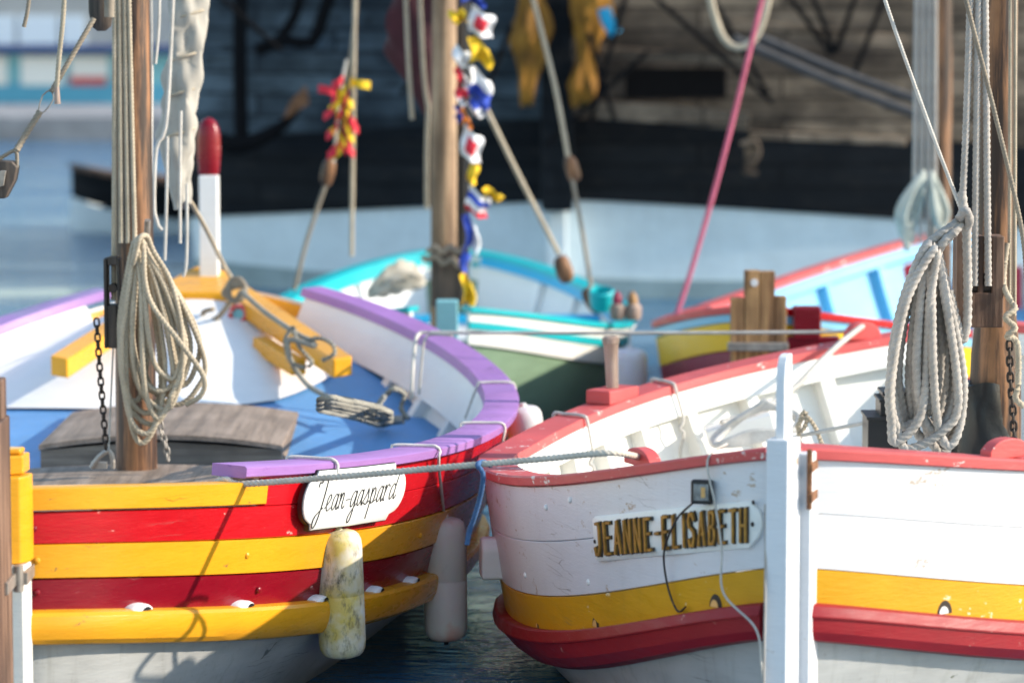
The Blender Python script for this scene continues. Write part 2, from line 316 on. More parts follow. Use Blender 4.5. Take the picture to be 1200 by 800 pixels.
# ------------------------------------------------------------------ boats
class Boat:
    def __init__(s, name, label, p, flare=(.10, .0), bands=.14, cat='boat'):
        (s.X, s.Y, s.a, s.L, s.B, s.z0, s.ks, s.kb, s.p1, s.q1, s.p2, s.q2, s.tm, s.hl) = p
        s.flare = flare; s.bands = bands
        s.dx = V((math.sin(s.a), math.cos(s.a), 0)); s.rx = V((math.cos(s.a), -math.sin(s.a), 0))
        s.root = thing(name, label, cat, (s.X+s.dx.x*s.L/2, s.Y+s.dx.y*s.L/2, 0))
    def tt(s, t): return (s.tm-t)/(1+s.tm) if t < s.tm else (t-s.tm)/(1-s.tm)
    def half(s, t):
        u = max(0, min(1, s.tt(t))); p, q = (s.p1, s.q1) if t < s.tm else (s.p2, s.q2)
        return .03+s.B/2*max(0, 1-u**p)**q
    def sheer(s, t): return s.z0+(s.ks if t < s.tm else s.kb)*s.tt(t)**2
    def g(s, t): return 1-s.bands*min(1, abs(t))**3
    def k(s, t, d):
        fl = s.flare[0]+s.flare[1]*max(0, (t-.1)/.9)**1.3
        return max(.05, 1-fl*(max(0, d)/.5)**1.15-.22*max(0, d-.56)/.3)
    def P(s, t, side, d, o=0):
        h = s.half(t); hk = .03+(h-.03)*s.k(t, d)
        th = math.asin(max(-1, min(1, t))); e = .004
        ta, tb = math.sin(max(-math.pi/2, th-e)), math.sin(min(math.pi/2, th+e))
        hp = (s.half(tb)-s.half(ta))/max(1e-5, (tb-ta)*s.L/2); hp = max(-3, min(3, hp))
        nl = math.sqrt(1+hp*hp); nrm = s.dx*(-hp/nl)+s.rx*(side/nl)
        c = V((s.X, s.Y, 0))+s.dx*((t+1)/2*s.L)+s.rx*(side*hk)+nrm*o
        c.z = s.sheer(t)+s.hl*side*h-d
        return c
    def N(s, t, side): return (s.P(t, side, .2, .1)-s.P(t, side, .2, 0)).normalized()
    def ts(s, t0, t1, n):
        a, b = math.asin(t0), math.asin(t1); return [math.sin(a+(b-a)*i/n) for i in range(n+1)]
    def sweep(s, side, t0, t1, prof, name, mat, n=60, bevel=0, scale=True, label=None, ang=38):
        rows = [[s.P(t, side, d*(s.g(t) if scale else 1), o) for d, o in prof] for t in s.ts(t0, t1, n)]
        o = MB().grid(rows, cv=True, caps=True).build(name, mat, s.root, bevel, ang)
        if label: o['label'] = label
        return o
    def strake(s, side, t0, t1, d0, d1, mat, name='strake', out=0., th=.03, label=None, n=70):
        e = .0035
        pr = [(d0, out-th), (d0, out-e), (d0+e*.7, out), (d1-e*.7, out), (d1, out-e), (d1, out-th)]
        return s.sweep(side, t0, t1, pr, name, mat, n, label=label)
    def hull(s, d0, zb, mat, t0=-.9996, t1=.9996):
        m = MB()
        for side in (-1, 1):
            rows = []
            for t in s.ts(t0, t1, 60):
                D0 = d0*s.g(t)-.01; D1 = s.P(t, side, 0).z-zb
                rows.append([s.P(t, side, D0+(D1-D0)*j/6, -.012) for j in range(7)])
            m.grid(rows)
        return m.build('hull', mat, s.root, ang=60)
    def inner(s, side, t0, t1, zdeck, mat, o=-.034, d0f=None):
        rows = []
        for t in s.ts(t0, t1, 60):
            d0 = d0f(t) if d0f else .015
            D1 = s.P(t, side, 0).z-zdeck(t)+.03
            rows.append([s.P(t, side, d0+(D1-d0)*j/6, o) for j in range(7)])
        return MB().grid(rows).build('inner_planking', mat, s.root, ang=60)
    def rib(s, side, t, zdeck, mat, w=.06, o0=-.03, o1=-.085, d0=.05):
        dt = w/s.L; rows = []
        for j in range(5):
            r = []
            for tt_, o in ((t-dt, o0), (t-dt, o1), (t+dt, o1), (t+dt, o0)):
                D1 = s.P(t, side, 0).z-zdeck(t)+.02
                r.append(s.P(tt_, side, d0+(D1-d0)*j/4, o))
            rows.append(r)
        return MB().grid(rows, cv=True, caps=True).build('rib', mat, s.root, .004)
    def deck(s, t0, t1, z, mat, name='deck', camber=.04, n=40):
        rows = []
        for t in s.ts(t0, t1, n):
            zz = z(t); pl = s.P(t, -1, s.P(t, -1, 0).z-zz, -.03); pr = s.P(t, 1, s.P(t, 1, 0).z-zz, -.03)
            r = []
            for j in range(13):
                u = j/12; q = pl.lerp(pr, u); q.z = zz+camber*(1-(2*u-1)**2)-.003; r.append(q)
            rows.append(r)
        return MB().grid(rows).build(name, mat, s.root, ang=60)
    def t_px(s, side, d, px, lo, hi):
        best = None
        for i in range(1601):
            t = lo+(hi-lo)*i/1600; e = abs(PX(s.P(t, side, d))[0]-px)
            if best is None or e < best[0]: best = (e, t)
        return best[1]
    def at(s, sd, z, lat=0): 
        p = V((s.X, s.Y, 0))+s.dx*sd+s.rx*lat; p.z = z; return p
# ================================================================== LEFT BOAT (Jean-gaspard)
LB = Boat('wooden_boat', 'red and yellow striped wooden boat with lilac gunwale and blue deck, name board Jean-gaspard',
          [-1.473, 9.886, .002, 6.19, 2.886, .699, .273, .352, 1.816, .611, 2.262, .685, .154, .031], (.10, .34))
R_ = LB.root
def lz(t):
    y = LB.Y+(t+1)/2*LB.L
    if y < 13.5: return .41
    if y < 14.7: return .41+.11*(y-13.5)/1.2
    return .52+.33*(y-14.7)/1.2
TS, TB = -.9996, .9996
for sd_ in (1, -1):
    LB.sweep(sd_, -.835, .905 if sd_ > 0 else .93, [(-.004, -.115), (-.004, .014), (.002, .022), (.028, .022), (.034, .014), (.034, -.115)], 'gunwale_cap', 'purple', 80, scale=False)
    LB.strake(sd_, TS, -.80, .052, .128, 'yellow', 'top_rail', .012, .07)
    LB.strake(sd_, -.797, .90, .036, .135, 'red', 'strake', 0, .03)
    LB.strake(sd_, .90, TB, .10, .16, 'yellow', 'top_rail', .012, .07)
    LB.strake(sd_, TS, TB, .136, .244, 'red', 'strake', .001, .03, 'bright red strake')
    LB.strake(sd_, TS, TB, .247, .362, 'yellow', 'strake', .006, .036, 'yellow strake')
    LB.strake(sd_, TS, TB, .366, .485, 'red_dark', 'strake', .0, .03, 'dark red strake')
    pr = [(.470, -.02), (.470, .025), (.474, .040), (.485, .050), (.51, .056), (.54, .056), (.565, .050), (.582, .036), (.588, .02), (.588, -.02)]
    LB.sweep(sd_, TS, TB, pr, 'rub_rail', 'yellow', 80, ang=25)
    LB.inner(sd_, -.97, .985, lz, 'white', d0f=lambda t: .02 if -.82 < t < .9 else .075)
    # inner bulwark board standing proud over the stanchions
    LB.sweep(sd_, -.83, .90, [(.036, -.105), (.036, -.06), (.215, -.06), (.215, -.105)], 'bulwark_board', 'cream' if sd_ < 0 else 'white', 60, .004, scale=False)  # cream on the left board puts its sunlit warmth into the paint
    for t in (-.6, -.35, -.1, .12, .3, .44, .57, .68, .78, .87): LB.rib(sd_, t, lz, M['white'], .055, -.03, -.095, .21)
LB.hull(.57, -.25, M['white_bottom'])
LB.deck(-.97, .97, lz, M['blue'], 'deck', .085)
rows = []
for i in range(15):
    r = []
    for j in range(25):
        u = -1+j/12; t0_ = .475+(.36 if u > 0 else .13)*abs(u)**1.7; t = t0_+(.97-t0_)*i/14; zz = lz(t)
        pl = LB.P(t, -1, LB.P(t, -1, 0).z-zz, -.03); pr = LB.P(t, 1, LB.P(t, 1, 0).z-zz, -.03); q = pl.lerp(pr, (u+1)/2); q.z = zz+.085*(1-u*u)+.010+.05*(1-u*u)*min(1, i/5); r.append(q)
    rows.append(r)
MB().grid(rows).build('foredeck', 'white', R_, ang=60)
# stern post, rudder
def shx(l, dx=.026): return [(x+dx, y-.05, z) for x, y, z in l]
m = MB()
m.prism(shx([(-1.515, 9.905, -.3), (-1.430, 9.905, -.3), (-1.440, 9.80, -.3), (-1.510, 9.80, -.3)]), (0, 0, 1.02))
m.build('sternpost', 'cream', R_, .006)
m = MB()
m.prism(shx([(-1.52, 9.93, .722), (-1.426, 9.93, .722), (-1.430, 9.87, .722), (-1.452, 9.835, .722), (-1.50, 9.82, .722), (-1.52, 9.83, .722)]), (0, 0, .255))
m.prism(shx([(-1.525, 9.97, .978), (-1.440, 9.97, .978), (-1.447, 9.88, .978), (-1.515, 9.85, .978)]), (0, 0, .055))
m.prism(shx([(-1.52, 9.96, 1.034), (-1.452, 9.96, 1.034), (-1.457, 9.90, 1.034), (-1.51, 9.89, 1.034)]), (0, 0, .016))
m.build('stem_head', 'yellow', R_, .006)
rd = MB()
rd.prism([(-1.480, 9.70, -.3), (-1.438, 9.70, -.3), (-1.434, 9.33, -.3), (-1.484, 9.33, -.3)], (0, 0, 1.47))
rd.box((-1.462, 9.65, 1.22), (.032, .09, .12))
rd = rd.build('rudder', 'rudder_wood', R_, .006)
m = MB(); m.box((-1.405, 9.80, .69), (.014, .15, .036)); m.box((-1.432, 9.62, .693), (.010, .16, .036)); m.lathe((-1.424, 9.715, .655), (0, 0, 1), [(0, .016), (.075, .016)], 12)
m.build('gudgeon', 'steel', R_, .002)
# scuppers: small white half-round mouths sitting on the rub rail
def scupper(B, side, px, parent, w=.045, h=.019, mat='white', d=.474):
    t = B.t_px(side, d, px, -.98, .2); dd = d*B.g(t)-.002
    n = B.N(t, side); up = V((0, 0, 1)); tx = n.cross(up).normalized()
    c = B.P(t, side, dd, .0)
    rows = []
    for o, s in ((-.004, 1), (.02, 1), (.034, .86), (.038, .74), (.040, .4), (.040, .02)):
        rows.append([c+n*o+tx*(w*s*math.cos(a))+up*(h*s*math.sin(a)-.001) for a in [math.pi*k/12 for k in range(13)]])
    q = MB().grid(rows).build('scupper', mat, parent, ang=50)
    sg = 1 if tx.x > 0 else -1
    MB().add([c+n*.0425+tx*(sg*w*.30+w*.32*math.cos(a))+up*(h*.55*math.sin(a)) for a in [math.pi*k/12 for k in range(13)]], [tuple(range(13))]).build('drain_hole', 'black', q)
for px in (157, 277, 365, 432, 475): scupper(LB, 1, px, R_)
# bolt heads on the strakes
m = MB()
for px, d in ((44, .30), (44, .41), (287, .30), (41, .19), (490, .31), (300, .42)):
    t = LB.t_px(1, d, px, -.9996, .2); n = LB.N(t, 1); MB().lathe(LB.P(t, 1, d*LB.g(t), .004), n, [(0, .011), (.006, .009), (.009, .003)], 10).build('bolt_head', 'yellow' if d in (.30, .31) else 'red_dark', R_)
# breasthook: V of heavy yellow beams at the bow
def vz(y): return .80+(y-14.55)*.165
out = [(-1.44, 16.10), (-1.35, 16.05), (-.685, 14.58), (-.765, 14.53), (-1.315, 15.70), (-1.57, 15.70), (-1.905, 14.53), (-1.985, 14.58), (-1.54, 16.05)]
m = MB(); n_ = len(out)
vs = [(x, y, vz(y)+(.035 if y > 16.08 else (-.012 if 15.6 < y < 15.8 else 0))) for x, y in out]+[(x, y, vz(y)-.085) for x, y in out]
m.add(vs, [(0, 1, 4, 5, 8), (1, 2, 3, 4), (5, 6, 7, 8), (17, 14, 13, 10, 9), (13, 12, 11, 10), (17, 16, 15, 14)]+[(i, (i+1) % n_, n_+(i+1) % n_, n_+i) for i in range(n_)])
bh = m.build('breasthook', 'yellow', R_, .010)
m = MB(); m.beam((-1.13, 15.2, .79), (-.93, 14.80, .73), .07, .07); m.build('knee', 'yellow', R_, .006)
# bow post with red top
c = W(246, 330, 16.0); zt = W(246, 205, 16.0).z
m = MB(); m.box((c.x, c.y, (c.z-.12+zt)/2), (.090, .085, zt-c.z+.12)); bp = m.build('bow_post', 'white', R_, .008)
zz = zt
prof = [(-.004, .040), (.0, .045), (.02, .050), (.10, .056), (.17, .056), (.215, .050), (.245, .038), (.262, .022), (.268, .004)]
MB().lathe((c.x, c.y, zz), (0, 0, 1), prof, 24, .8).build('post_tip', 'red_dark', bp, ang=60)
# fairlead ring under the breasthook
fr = W(279, 368, 15.5); fn = V((-.25, -.95, .25)).normalized()
m = MB(); a_ = fn.orthogonal().normalized(); b_ = fn.cross(a_)
m.tube([fr+(a_*math.cos(k*math.pi/12)+b_*math.sin(k*math.pi/12))*.038 for k in range(24)], .011, 8, True)
fl = m.build('fairlead', 'pink_cap', R_, ang=80); MB().lathe(fr-fn*.02, fn, [(0, .036), (.012, .036)], 20).build('fairlead_mouth', 'teal_pale', fl)
# hatch: curved wooden lid on a coaming; slab deck around the mast
def arch(y0, y1, x0, x1, z0, cam_, th, n=20):
    mm = MB(); rows = []
    for y in (y0, y1):
        top = [(x0+(x1-x0)*i/n, y, z0+cam_*(1-(2*i/n-1)**2)) for i in range(n+1)]
        rows.append([V(p) for p in top]+[V((p[0], p[1], p[2]-th)) for p in reversed(top)])
    return mm.grid(rows, cv=True, caps=True)
hl_ = arch(13.32, 14.36, -1.865, -.905, .590, .042, .022).build('hatch_lid', 'grey_wood', R_, .004)
MB().grid([[V((x, y, z)) for x, z in ((-1.86, .47), (-1.86, .566), (-1.6, .588), (-1.385, .600), (-1.17, .588), (-.91, .566), (-.91, .47))] for y in (13.345, 14.34)], cv=True, caps=True).build('hatch_coaming', 'coaming_wood', R_)
arch(11.3, 13.06, -1.90, -.90, .532, .020, .03).build('mast_partner', 'grey_wood', R_, .004)
m = MB(); q = W(163, 569, 12.35); m.box((q.x, q.y, .553), (.24, .05, .008)); m.build('deck_seam', 'dark_wood', R_, .002)
# mast
mb_ = W(160, 548, 12.95); mtp = W(154, -40, 12.95); dirm = (mtp-mb_).normalized()
mast = MB().lathe(mb_-dirm*.1, dirm, [(0, .079), (.5, .077), (1.2, .072), (2.0, .067), (4.2, .055)], 32).build('mast', 'mast', R_, ang=60)
pn = W(171, 272, 12.85)
MB().tube([W(173, 258, 12.80), W(171, 300, 12.86)], .012, 10).build('belaying_pin', 'steel', mast)
m = MB(); q = W(121, 540, 12.75); m.tube(spline([W(107, 548, 12.7), W(116, 535, 12.7), W(128, 528, 12.7), W(132, 538, 12.7), W(132, 549, 12.7)], .02), .010, 8)
m.box(W(116, 545, 12.72), (.06, .02, .025)); m.build('eye_plate', 'steel', R_)
# name board with hand lettering
def board(B, side, tl, tr, dt, db, out, corner, name, mat, parent, th=.014):
    """board hugging the hull; returns the mapping (u,v in 0..1) -> point"""
    tab = [B.t_px(side, .12, tl+(tr-tl)*i/24, -.9996, .1) for i in range(-2, 28)]
    def f(u, v, o=0):
        x = max(0, min(28.999, u*24+2)); i = int(x); t = tab[i]+(tab[i+1]-tab[i])*(x-i)
        d = dt(u)+(db(u)-dt(u))*v
        return B.P(t, side, d, out+o)
    outline = corner; c = (.5, .5); rows = []
    nn = 8
    for o in (-.012, th-.003, th):
        sh = 1 if o < th else .985
        ring = [f(.5+(u-.5)*sh, .5+(v-.5)*(sh if sh == 1 else .97), o) for u, v in outline]; rows.append(ring)
    for s in (.75, .5, .25, .01): rows.append([f(.5+(u-.5)*s, .5+(v-.5)*s, th) for u, v in outline])
    MBo = MB().grid(rows, cv=True, caps=True)
    return MBo.build(name, mat, parent, ang=40), f
def arc_(cx, cy, rx, ry, a0, a1, n=6): return [(cx+rx*math.cos(rad(a0+(a1-a0)*i/n)), cy+ry*math.sin(rad(a0+(a1-a0)*i/n))) for i in range(n+1)]
lt0 = LB.t_px(1, .1, 345, -.9, .1); lt1 = LB.t_px(1, .1, 463, -.9, .1)
edge = [(.5, 0), (.12, .0), (.10, .10)]+arc_(.09, .5, .09, .36, 250, 110, 8)+[(.10, .90), (.11, 1), (.5, 1), (.86, 1), (.88, .9)]+arc_(.90, .5, .10, .38, 70, -70, 8)+[(.87, .1), (.86, 0)]
nbL, fL = board(LB, 1, 345, 463, lambda u: .022, lambda u: .212, .024, edge, 'name_board', 'board_white', R_)
MB().grid([[fL(.5+(u-.5)*s_, .5+(v-.5)*s_*1.02, o_) for u, v in edge] for s_, o_ in ((1.015, -.010), (1.015, .006), (.99, .006))], cv=True, caps=True).build('board_edge', 'letter_black', nbL)
CUR = {
 'J': (.95, [[(.0, 1.55), (.05, 1.85), (.25, 1.8), (.3, 1.95), (.6, 2.0), (1.0, 1.98)], [(.72, 1.95), (.68, 1.0), (.6, .1), (.42, -.75), (.2, -.95), (.08, -.7), (.2, -.25), (.75, .25)]]),
 'e': (.55, [[(-.05, .15), (.28, .5), (.42, .85), (.3, 1.02), (.14, .75), (.12, .25), (.28, .0), (.55, .2)]]),
 'a': (.62, [[(.45, .85), (.3, 1.0), (.12, .72), (.08, .25), (.2, .0), (.4, .35), (.48, 1.0), (.46, .25), (.54, .0), (.64, .2)]]),
 'n': (.62, [[(.02, .8), (.1, 1.0), (.1, .0)], [(.1, .4), (.26, 1.0), (.38, .85), (.38, .2), (.5, .0), (.62, .2)]]),
 '-': (.45, [[(.05, .5), (.4, .52)]]),
 'g': (.62, [[(.45, .85), (.3, 1.0), (.12, .72), (.08, .25), (.2, .0), (.4, .35), (.48, 1.0), (.46, .0), (.36, -.85), (.2, -.95), (.14, -.65), (.35, -.2), (.66, .2)]]),
 's': (.55, [[(-.05, .1), (.2, .6), (.28, 1.0), (.36, .7), (.42, .3), (.28, .0), (.1, .12)], [(.3, .0), (.55, .2)]]),
 'p': (.60, [[(.08, 1.0), (.1, .0), (.06, -.95)], [(.09, .4), (.26, 1.0), (.42, .75), (.4, .2), (.24, .0), (.12, .2)], [(.3, .02), (.6, .2)]]),
 'r': (.52, [[(.02, .8), (.1, 1.0), (.1, .0)], [(.1, .45), (.22, .95), (.36, 1.0), (.44, .85)], [(.12, .1), (.2, .0)]]),
 'd': (.68, [[(.42, .85), (.28, 1.0), (.1, .72), (.08, .22), (.2, .0), (.4, .35)], [(.56, 1.95), (.46, .9), (.45, .2), (.54, .0), (.68, .25)]]),
}
m = MB(); cx = 0; tot = sum(CUR[c][0] for c in 'Jean-gaspard')
for ch in 'Jean-gaspard':
    wd, strokes = CUR[ch]
    for st in strokes:
        pts = spline([V((x, y, 0)) for x, y in st], .12)
        P3 = []
        for p in pts:
            u = .10+.80*(cx+p.x+.13*p.y)/tot; v = .66-p.y*.275-.08*((cx/tot)-.5)
            P3.append(fL(u, v, .0155))
        m.tube(P3, .0016 if ch != 'J' else .0021, 6)
    cx += wd
m.build('lettering', 'letter_black', nbL, ang=80)
# ================================================================== RIGHT BOAT (Jeanne-Elisabeth)
RB = Boat('wooden_boat', 'white wooden boat with faded red gunwale and ochre band, name board Jeanne-Elisabeth',
          [.761, 9.573, .249, 5.072, 2.901, .795, .295, .173, 1.308, .736, 3.091, .879, -.083, .058], (.06, .22))
Q_ = RB.root
rz = lambda t: .36
for sd_ in (-1, 1):
    RB.sweep(sd_, -.9995, .99, [(-.002, -.115), (-.002, .010), (.004, .016), (.028, .016), (.032, .010), (.032, -.115)], 'gunwale_cap', 'pink_cap', 80, scale=False)
    RB.strake(sd_, -.9995, .99, .034, .215, 'white_r', 'strake', 0, .03, 'upper white plank')
    RB.strake(sd_, -.9995, .99, .2165, .398, 'white_r', 'strake', .0015, .03, 'lower white plank')
    RB.strake(sd_, -.9995, .99, .400, .522, 'yellow_r', 'strake', .002, .03, 'ochre yellow plank')
    RB.sweep(sd_, -.9995, .99, [(.510, -.02), (.510, .030), (.515, .040), (.545, .052), (.550, .052), (.552, .046), (.60, .044), (.63, .030), (.640, .0), (.640, -.02)], 'rub_rail', 'red_rail', 80, ang=22)
    RB.inner(sd_, -.97, .98, rz, 'cream')
    RB.sweep(sd_, -.95, .97, [(.033, -.11), (.033, -.06), (.125, -.06), (.125, -.11)], 'bulwark_board', 'cream', 60, .004, scale=False)
    for i in range(15): RB.rib(sd_, -.82+i*.118, rz, M['cream'], .05, -.03, -.10, .12)
RB.hull(.62, -.25, M['white_bottom'])
RB.deck(-.96, .97, rz, M['cream'], 'deck')
# sternpost and rudder
ux, uy = RB.dx, RB.rx
def rl(sd, lat, z): return RB.at(sd, z, lat)
def rbox(s0, s1, l0, l1, z0, z1): return [rl(s0, l0, z0), rl(s0, l1, z0), rl(s1, l1, z0), rl(s1, l0, z0), rl(s0, l0, z1), rl(s0, l1, z1), rl(s1, l1, z1), rl(s1, l0, z1)]
def wedge(s0, a0, a1, s1, b0, b1, z0, z1): return [rl(s0, a0, z0), rl(s0, a1, z0), rl(s1, b1, z0), rl(s1, b0, z0), rl(s0, a0, z1), rl(s0, a1, z1), rl(s1, b1, z1), rl(s1, b0, z1)]
MB().hexa(wedge(-.060, -.03, .096, .06, -.04, .102, -.3, 1.085)).build('sternpost', 'white_r', Q_, .005)
rud = MB().hexa(wedge(-.155, -.016, .046, -.068, -.004, .068, -.3, 1.135)).build('rudder', 'white_r', Q_, .004)
pts = [(-.130, 1.13), (-.130, 1.29), (-.122, 1.335), (-.105, 1.362), (-.085, 1.368), (-.06, 1.368), (-.055, 1.13)]
MB().prism([rl(s_, .006+(s_+.13)*.12, z) for s_, z in pts], uy*.026).build('rudder_head', 'white_r', rud, .003)
m = MB(); m.hexa(rbox(-.085, .02, .088, .104, 1.035, 1.06)); m.hexa(rbox(-.085, .02, .088, .104, .95, .975)); m.lathe(rl(-.072, .094, .93), (0, 0, 1), [(0, .008), (.17, .008)], 10)
m.build('rudder_hinge', 'rust', Q_, .002)
# chocks on the gunwale
def chock(B, side, px, d_in, lo, hi, wdt, ht, parent, mat='pink_cap', hole=True):
    t = B.t_px(side, 0, px, lo, hi); n = B.N(t, side); tx = n.cross(V((0, 0, 1))).normalized()
    c = B.P(t, side, -.001, d_in); poly = []
    for k in range(13):
        a = math.pi*k/12; poly.append(c+tx*(wdt*math.cos(a)*(1 if abs(math.cos(a)) > .9 else .93))+V((0, 0, ht*math.sin(a)**.6)))
    return MB().prism(poly, n*-.045).build('chock', mat, parent, .005), c+V((0, 0, ht*.5))-n*.02
_, CH1 = chock(RB, -1, 735, -.03, -.98, 0, .085, .055, Q_)
_, CH2 = chock(RB, -1, 1003, -.03, .2, .97, .08, .075, Q_)
_, CH3 = chock(RB, 1, 1193, -.03, -.98, 0, .085, .06, Q_)
# thole block and pin
t = RB.t_px(-1, 0, 705, .0, .8); n = RB.N(t, -1); tx = n.cross(V((0, 0, 1))).normalized(); c = RB.P(t, -1, -.022, -.05)
tb = MB().box(c, (.23, .11, .055), ax=(tx, n, V((0, 0, 1)))).build('thole_block', 'pink_cap', Q_, .006)
MB().lathe(c+V((0, 0, .02)), V((-.04, 0, 1)), [(0, .024), (.10, .026), (.18, .030), (.185, .034), (.205, .034), (.212, .026)], 16).build('thole_pin', 'pin_wood', tb)
# wooden bracket on the bulging side
t = RB.t_px(-1, .3, 583, -.6, -.2); n = RB.N(t, -1); tx = n.cross(V((0, 0, 1))).normalized()
c = RB.P(t, -1, .33, -.02); m = MB()
m.prism([c+tx*a+V((0, 0, b)) for a, b in ((-.045, -.06), (.05, -.06), (.06, -.03), (.055, .05), (.03, .085), (-.03, .085), (-.055, .05))], n*.085)
m.build('bracket', 'white', Q_, .012)
# scupper notches in the ochre plank
for side, px in ((-1, 631), (-1, 700), (-1, 840), (1, 1105)):
    t = RB.t_px(side, .5, px, -.98, .0); n = RB.N(t, side); up = V((0, 0, 1)); tx = n.cross(up).normalized(); c = RB.P(t, side, .508*RB.g(t), .0035)
    w_, h_ = (.028, .04) if px != 631 else (.018, .026)
    q = MB().add([c+tx*(w_*math.cos(a))+up*(h_*math.sin(a)) for a in [math.pi*k/12 for k in range(13)]], [tuple(range(13))]).build('scupper', 'dark_wood' if side < 0 else 'iron', Q_)
    MB().add([c+n*.002+tx*(w_*.15+w_*.62*math.cos(a))+up*(h_*.55*math.sin(a)+.001) for a in [math.pi*k/12 for k in range(13)]], [tuple(range(13))]).build('lit_inside', 'amber' if side < 0 else 'white', q)  # lit inside of each notch, painted as a pale half-round
m = MB()
for px, d in ((616, .33), (690, .34), (640, .10), (668, .08)):
    t = RB.t_px(-1, d, px, -.9, .0); n = RB.N(t, -1); MB().lathe(RB.P(t, -1, d, .0), n, [(0, .011), (.005, .009), (.008, .003)], 10).build('bolt_head', 'white', Q_)
# name board with raised brass capitals
rt0 = RB.t_px(-1, .2, 697, -.97, -.2); rt1 = RB.t_px(-1, .2, 897, -.985, -.2)
def dpx(B, side, t, py):
    lo, hi = 0, .7
    for _ in range(40):
        mid = (lo+hi)/2
        if PX(B.P(t, side, mid))[1] < py: lo = mid
        else: hi = mid
    return lo
ra, rb_, rc, rd_ = dpx(RB, -1, rt0, 605), dpx(RB, -1, rt1, 587), dpx(RB, -1, rt0, 658), dpx(RB, -1, rt1, 642)
edge = [(.5, 0), (.02, 0), (.0, .06), (.0, .94), (.02, 1), (.5, 1), (.93, 1), (.945, .93)]+arc_(.955, .5, .045, .36, 80, -80, 8)+[(.945, .07), (.93, 0)]
nbR, fR = board(RB, -1, 698, 896, lambda u: ra+(rb_-ra)*u, lambda u: rc+(rd_-rc)*u, .004, edge, 'name_board', 'board_white', Q_, .012)
LET = {'J': [[(.75, 2), (.75, .45), (.55, 0), (.2, 0), (.05, .4)], [(.35, 2), (.75, 2)]], 'E': [[(.1, 0), (.1, 2)], [(.1, 2), (.9, 2)], [(.1, 1.05), (.75, 1.05)], [(.1, 0), (.9, 0)]],
 'A': [[(.0, 0), (.5, 2)], [(.5, 2), (1.0, 0)], [(.22, .65), (.78, .65)]], 'N': [[(.08, 0), (.08, 2)], [(.08, 2), (.92, 0)], [(.92, 0), (.92, 2)]], '-': [[(.05, 1.0), (.6, 1.0)]],
 'L': [[(.1, 2), (.1, 0)], [(.1, 0), (.85, 0)]], 'I': [[(.2, 0), (.2, 2)]], 'S': [[(.9, 1.65), (.7, 2), (.3, 2), (.1, 1.6), (.2, 1.2), (.8, .85), (.9, .4), (.7, 0), (.3, 0), (.1, .35)]],
 'B': [[(.1, 0), (.1, 2)], [(.1, 2), (.65, 2), (.85, 1.75), (.8, 1.25), (.6, 1.05)], [(.1, 1.05), (.65, 1.05), (.92, .75), (.9, .25), (.65, 0), (.1, 0)]],
 'T': [[(.5, 0), (.5, 2)], [(.0, 2), (1.0, 2)]], 'H': [[(.1, 0), (.1, 2)], [(.9, 0), (.9, 2)], [(.1, 1.0), (.9, 1.0)]]}
WID = {'I': .42, '-': .66, 'J': .95}
m = MB(); me_ = MB(); cx = 0; tot = sum(WID.get(c, 1.0)+.34 for c in 'JEANNE-ELISABETH'); z_ = 0
for ch in 'JEANNE-ELISABETH':
    for st in LET[ch]:
        for (x0, y0), (x1, y1) in zip(st[:-1], st[1:]):
            dx_, dy_ = x1-x0, y1-y0; l = math.hypot(dx_, dy_*1.1); dx_, dy_ = dx_/l, dy_/l; hw = .125; z_ = (z_+1) % 7; o = .0215+z_*.0004
            ex = .10
            def mp(x, y, oo):
                return fR(.02+.92*(cx+.10+x*.80)/tot, .84-y*.335, oo)
            a = (x0-dx_*ex, y0-dy_*ex); b = (x1+dx_*ex, y1+dy_*ex); nx, ny = -dy_*1.1*hw*1.25, dx_/1.1*hw*.8
            ce_ = [(a[0]-dx_*.07+nx*1.45+.06, a[1]-dy_*.07+ny*1.45), (a[0]-dx_*.07-nx*1.45+.06, a[1]-dy_*.07-ny*1.45), (b[0]+dx_*.07-nx*1.45+.06, b[1]+dy_*.07-ny*1.45), (b[0]+dx_*.07+nx*1.45+.06, b[1]+dy_*.07+ny*1.45)]
            me_.hexa([mp(x, y, .011) for x, y in ce_]+[mp(x, y, o-.006) for x, y in ce_])
            cs = [(a[0]+nx, a[1]+ny), (a[0]-nx, a[1]-ny), (b[0]-nx, b[1]-ny), (b[0]+nx, b[1]+ny)]
            m.hexa([mp(x, y, .011) for x, y in cs]+[mp(x, y, o) for x, y in cs])
    cx += WID.get(ch, 1.0)+.34
m.build('lettering', 'gold', nbR, ang=20); me_.build('lettering_edge_shade', 'dark_wood', nbR, ang=20)  # dark offset backing draws the capitals' brown edges and shaded sides
m = MB()
for u, v in ((.012, .55), (.95, .5), (.955, .04)): m.lathe(fR(u, v, .011), RB.N(rt0, -1), [(0, .007), (.004, .006), (.006, .002)], 10)
m.build('screw_head', 'iron', nbR)
# mast of the right boat
rm = W(1166, 470, 12.0); rtp = W(1172, -40, 12.0); rdm = (rtp-rm).normalized()
mastR = MB().lathe(rm-rdm*.45, rdm, [(0, .096), (.45, .092), (.62, .086), (.75, .072), (1.2, .068), (2, .064), (4.5, .05)], 32).build('mast', 'mast', Q_, ang=60)
# bow post so the far end reads as a double-ender
c = RB.at(RB.L+.02, .3); MB().box((c.x, c.y, .55), (.09, .10, 1.3), rz=-RB.a).build('bow_post', 'white', Q_, .006)
# thwart inside
ta = W(828, 512, 13.6); tb_ = W(905, 492, 13.6)
MB().beam(ta, tb_, .16, .07).build('thwart', 'cream', Q_, .006)
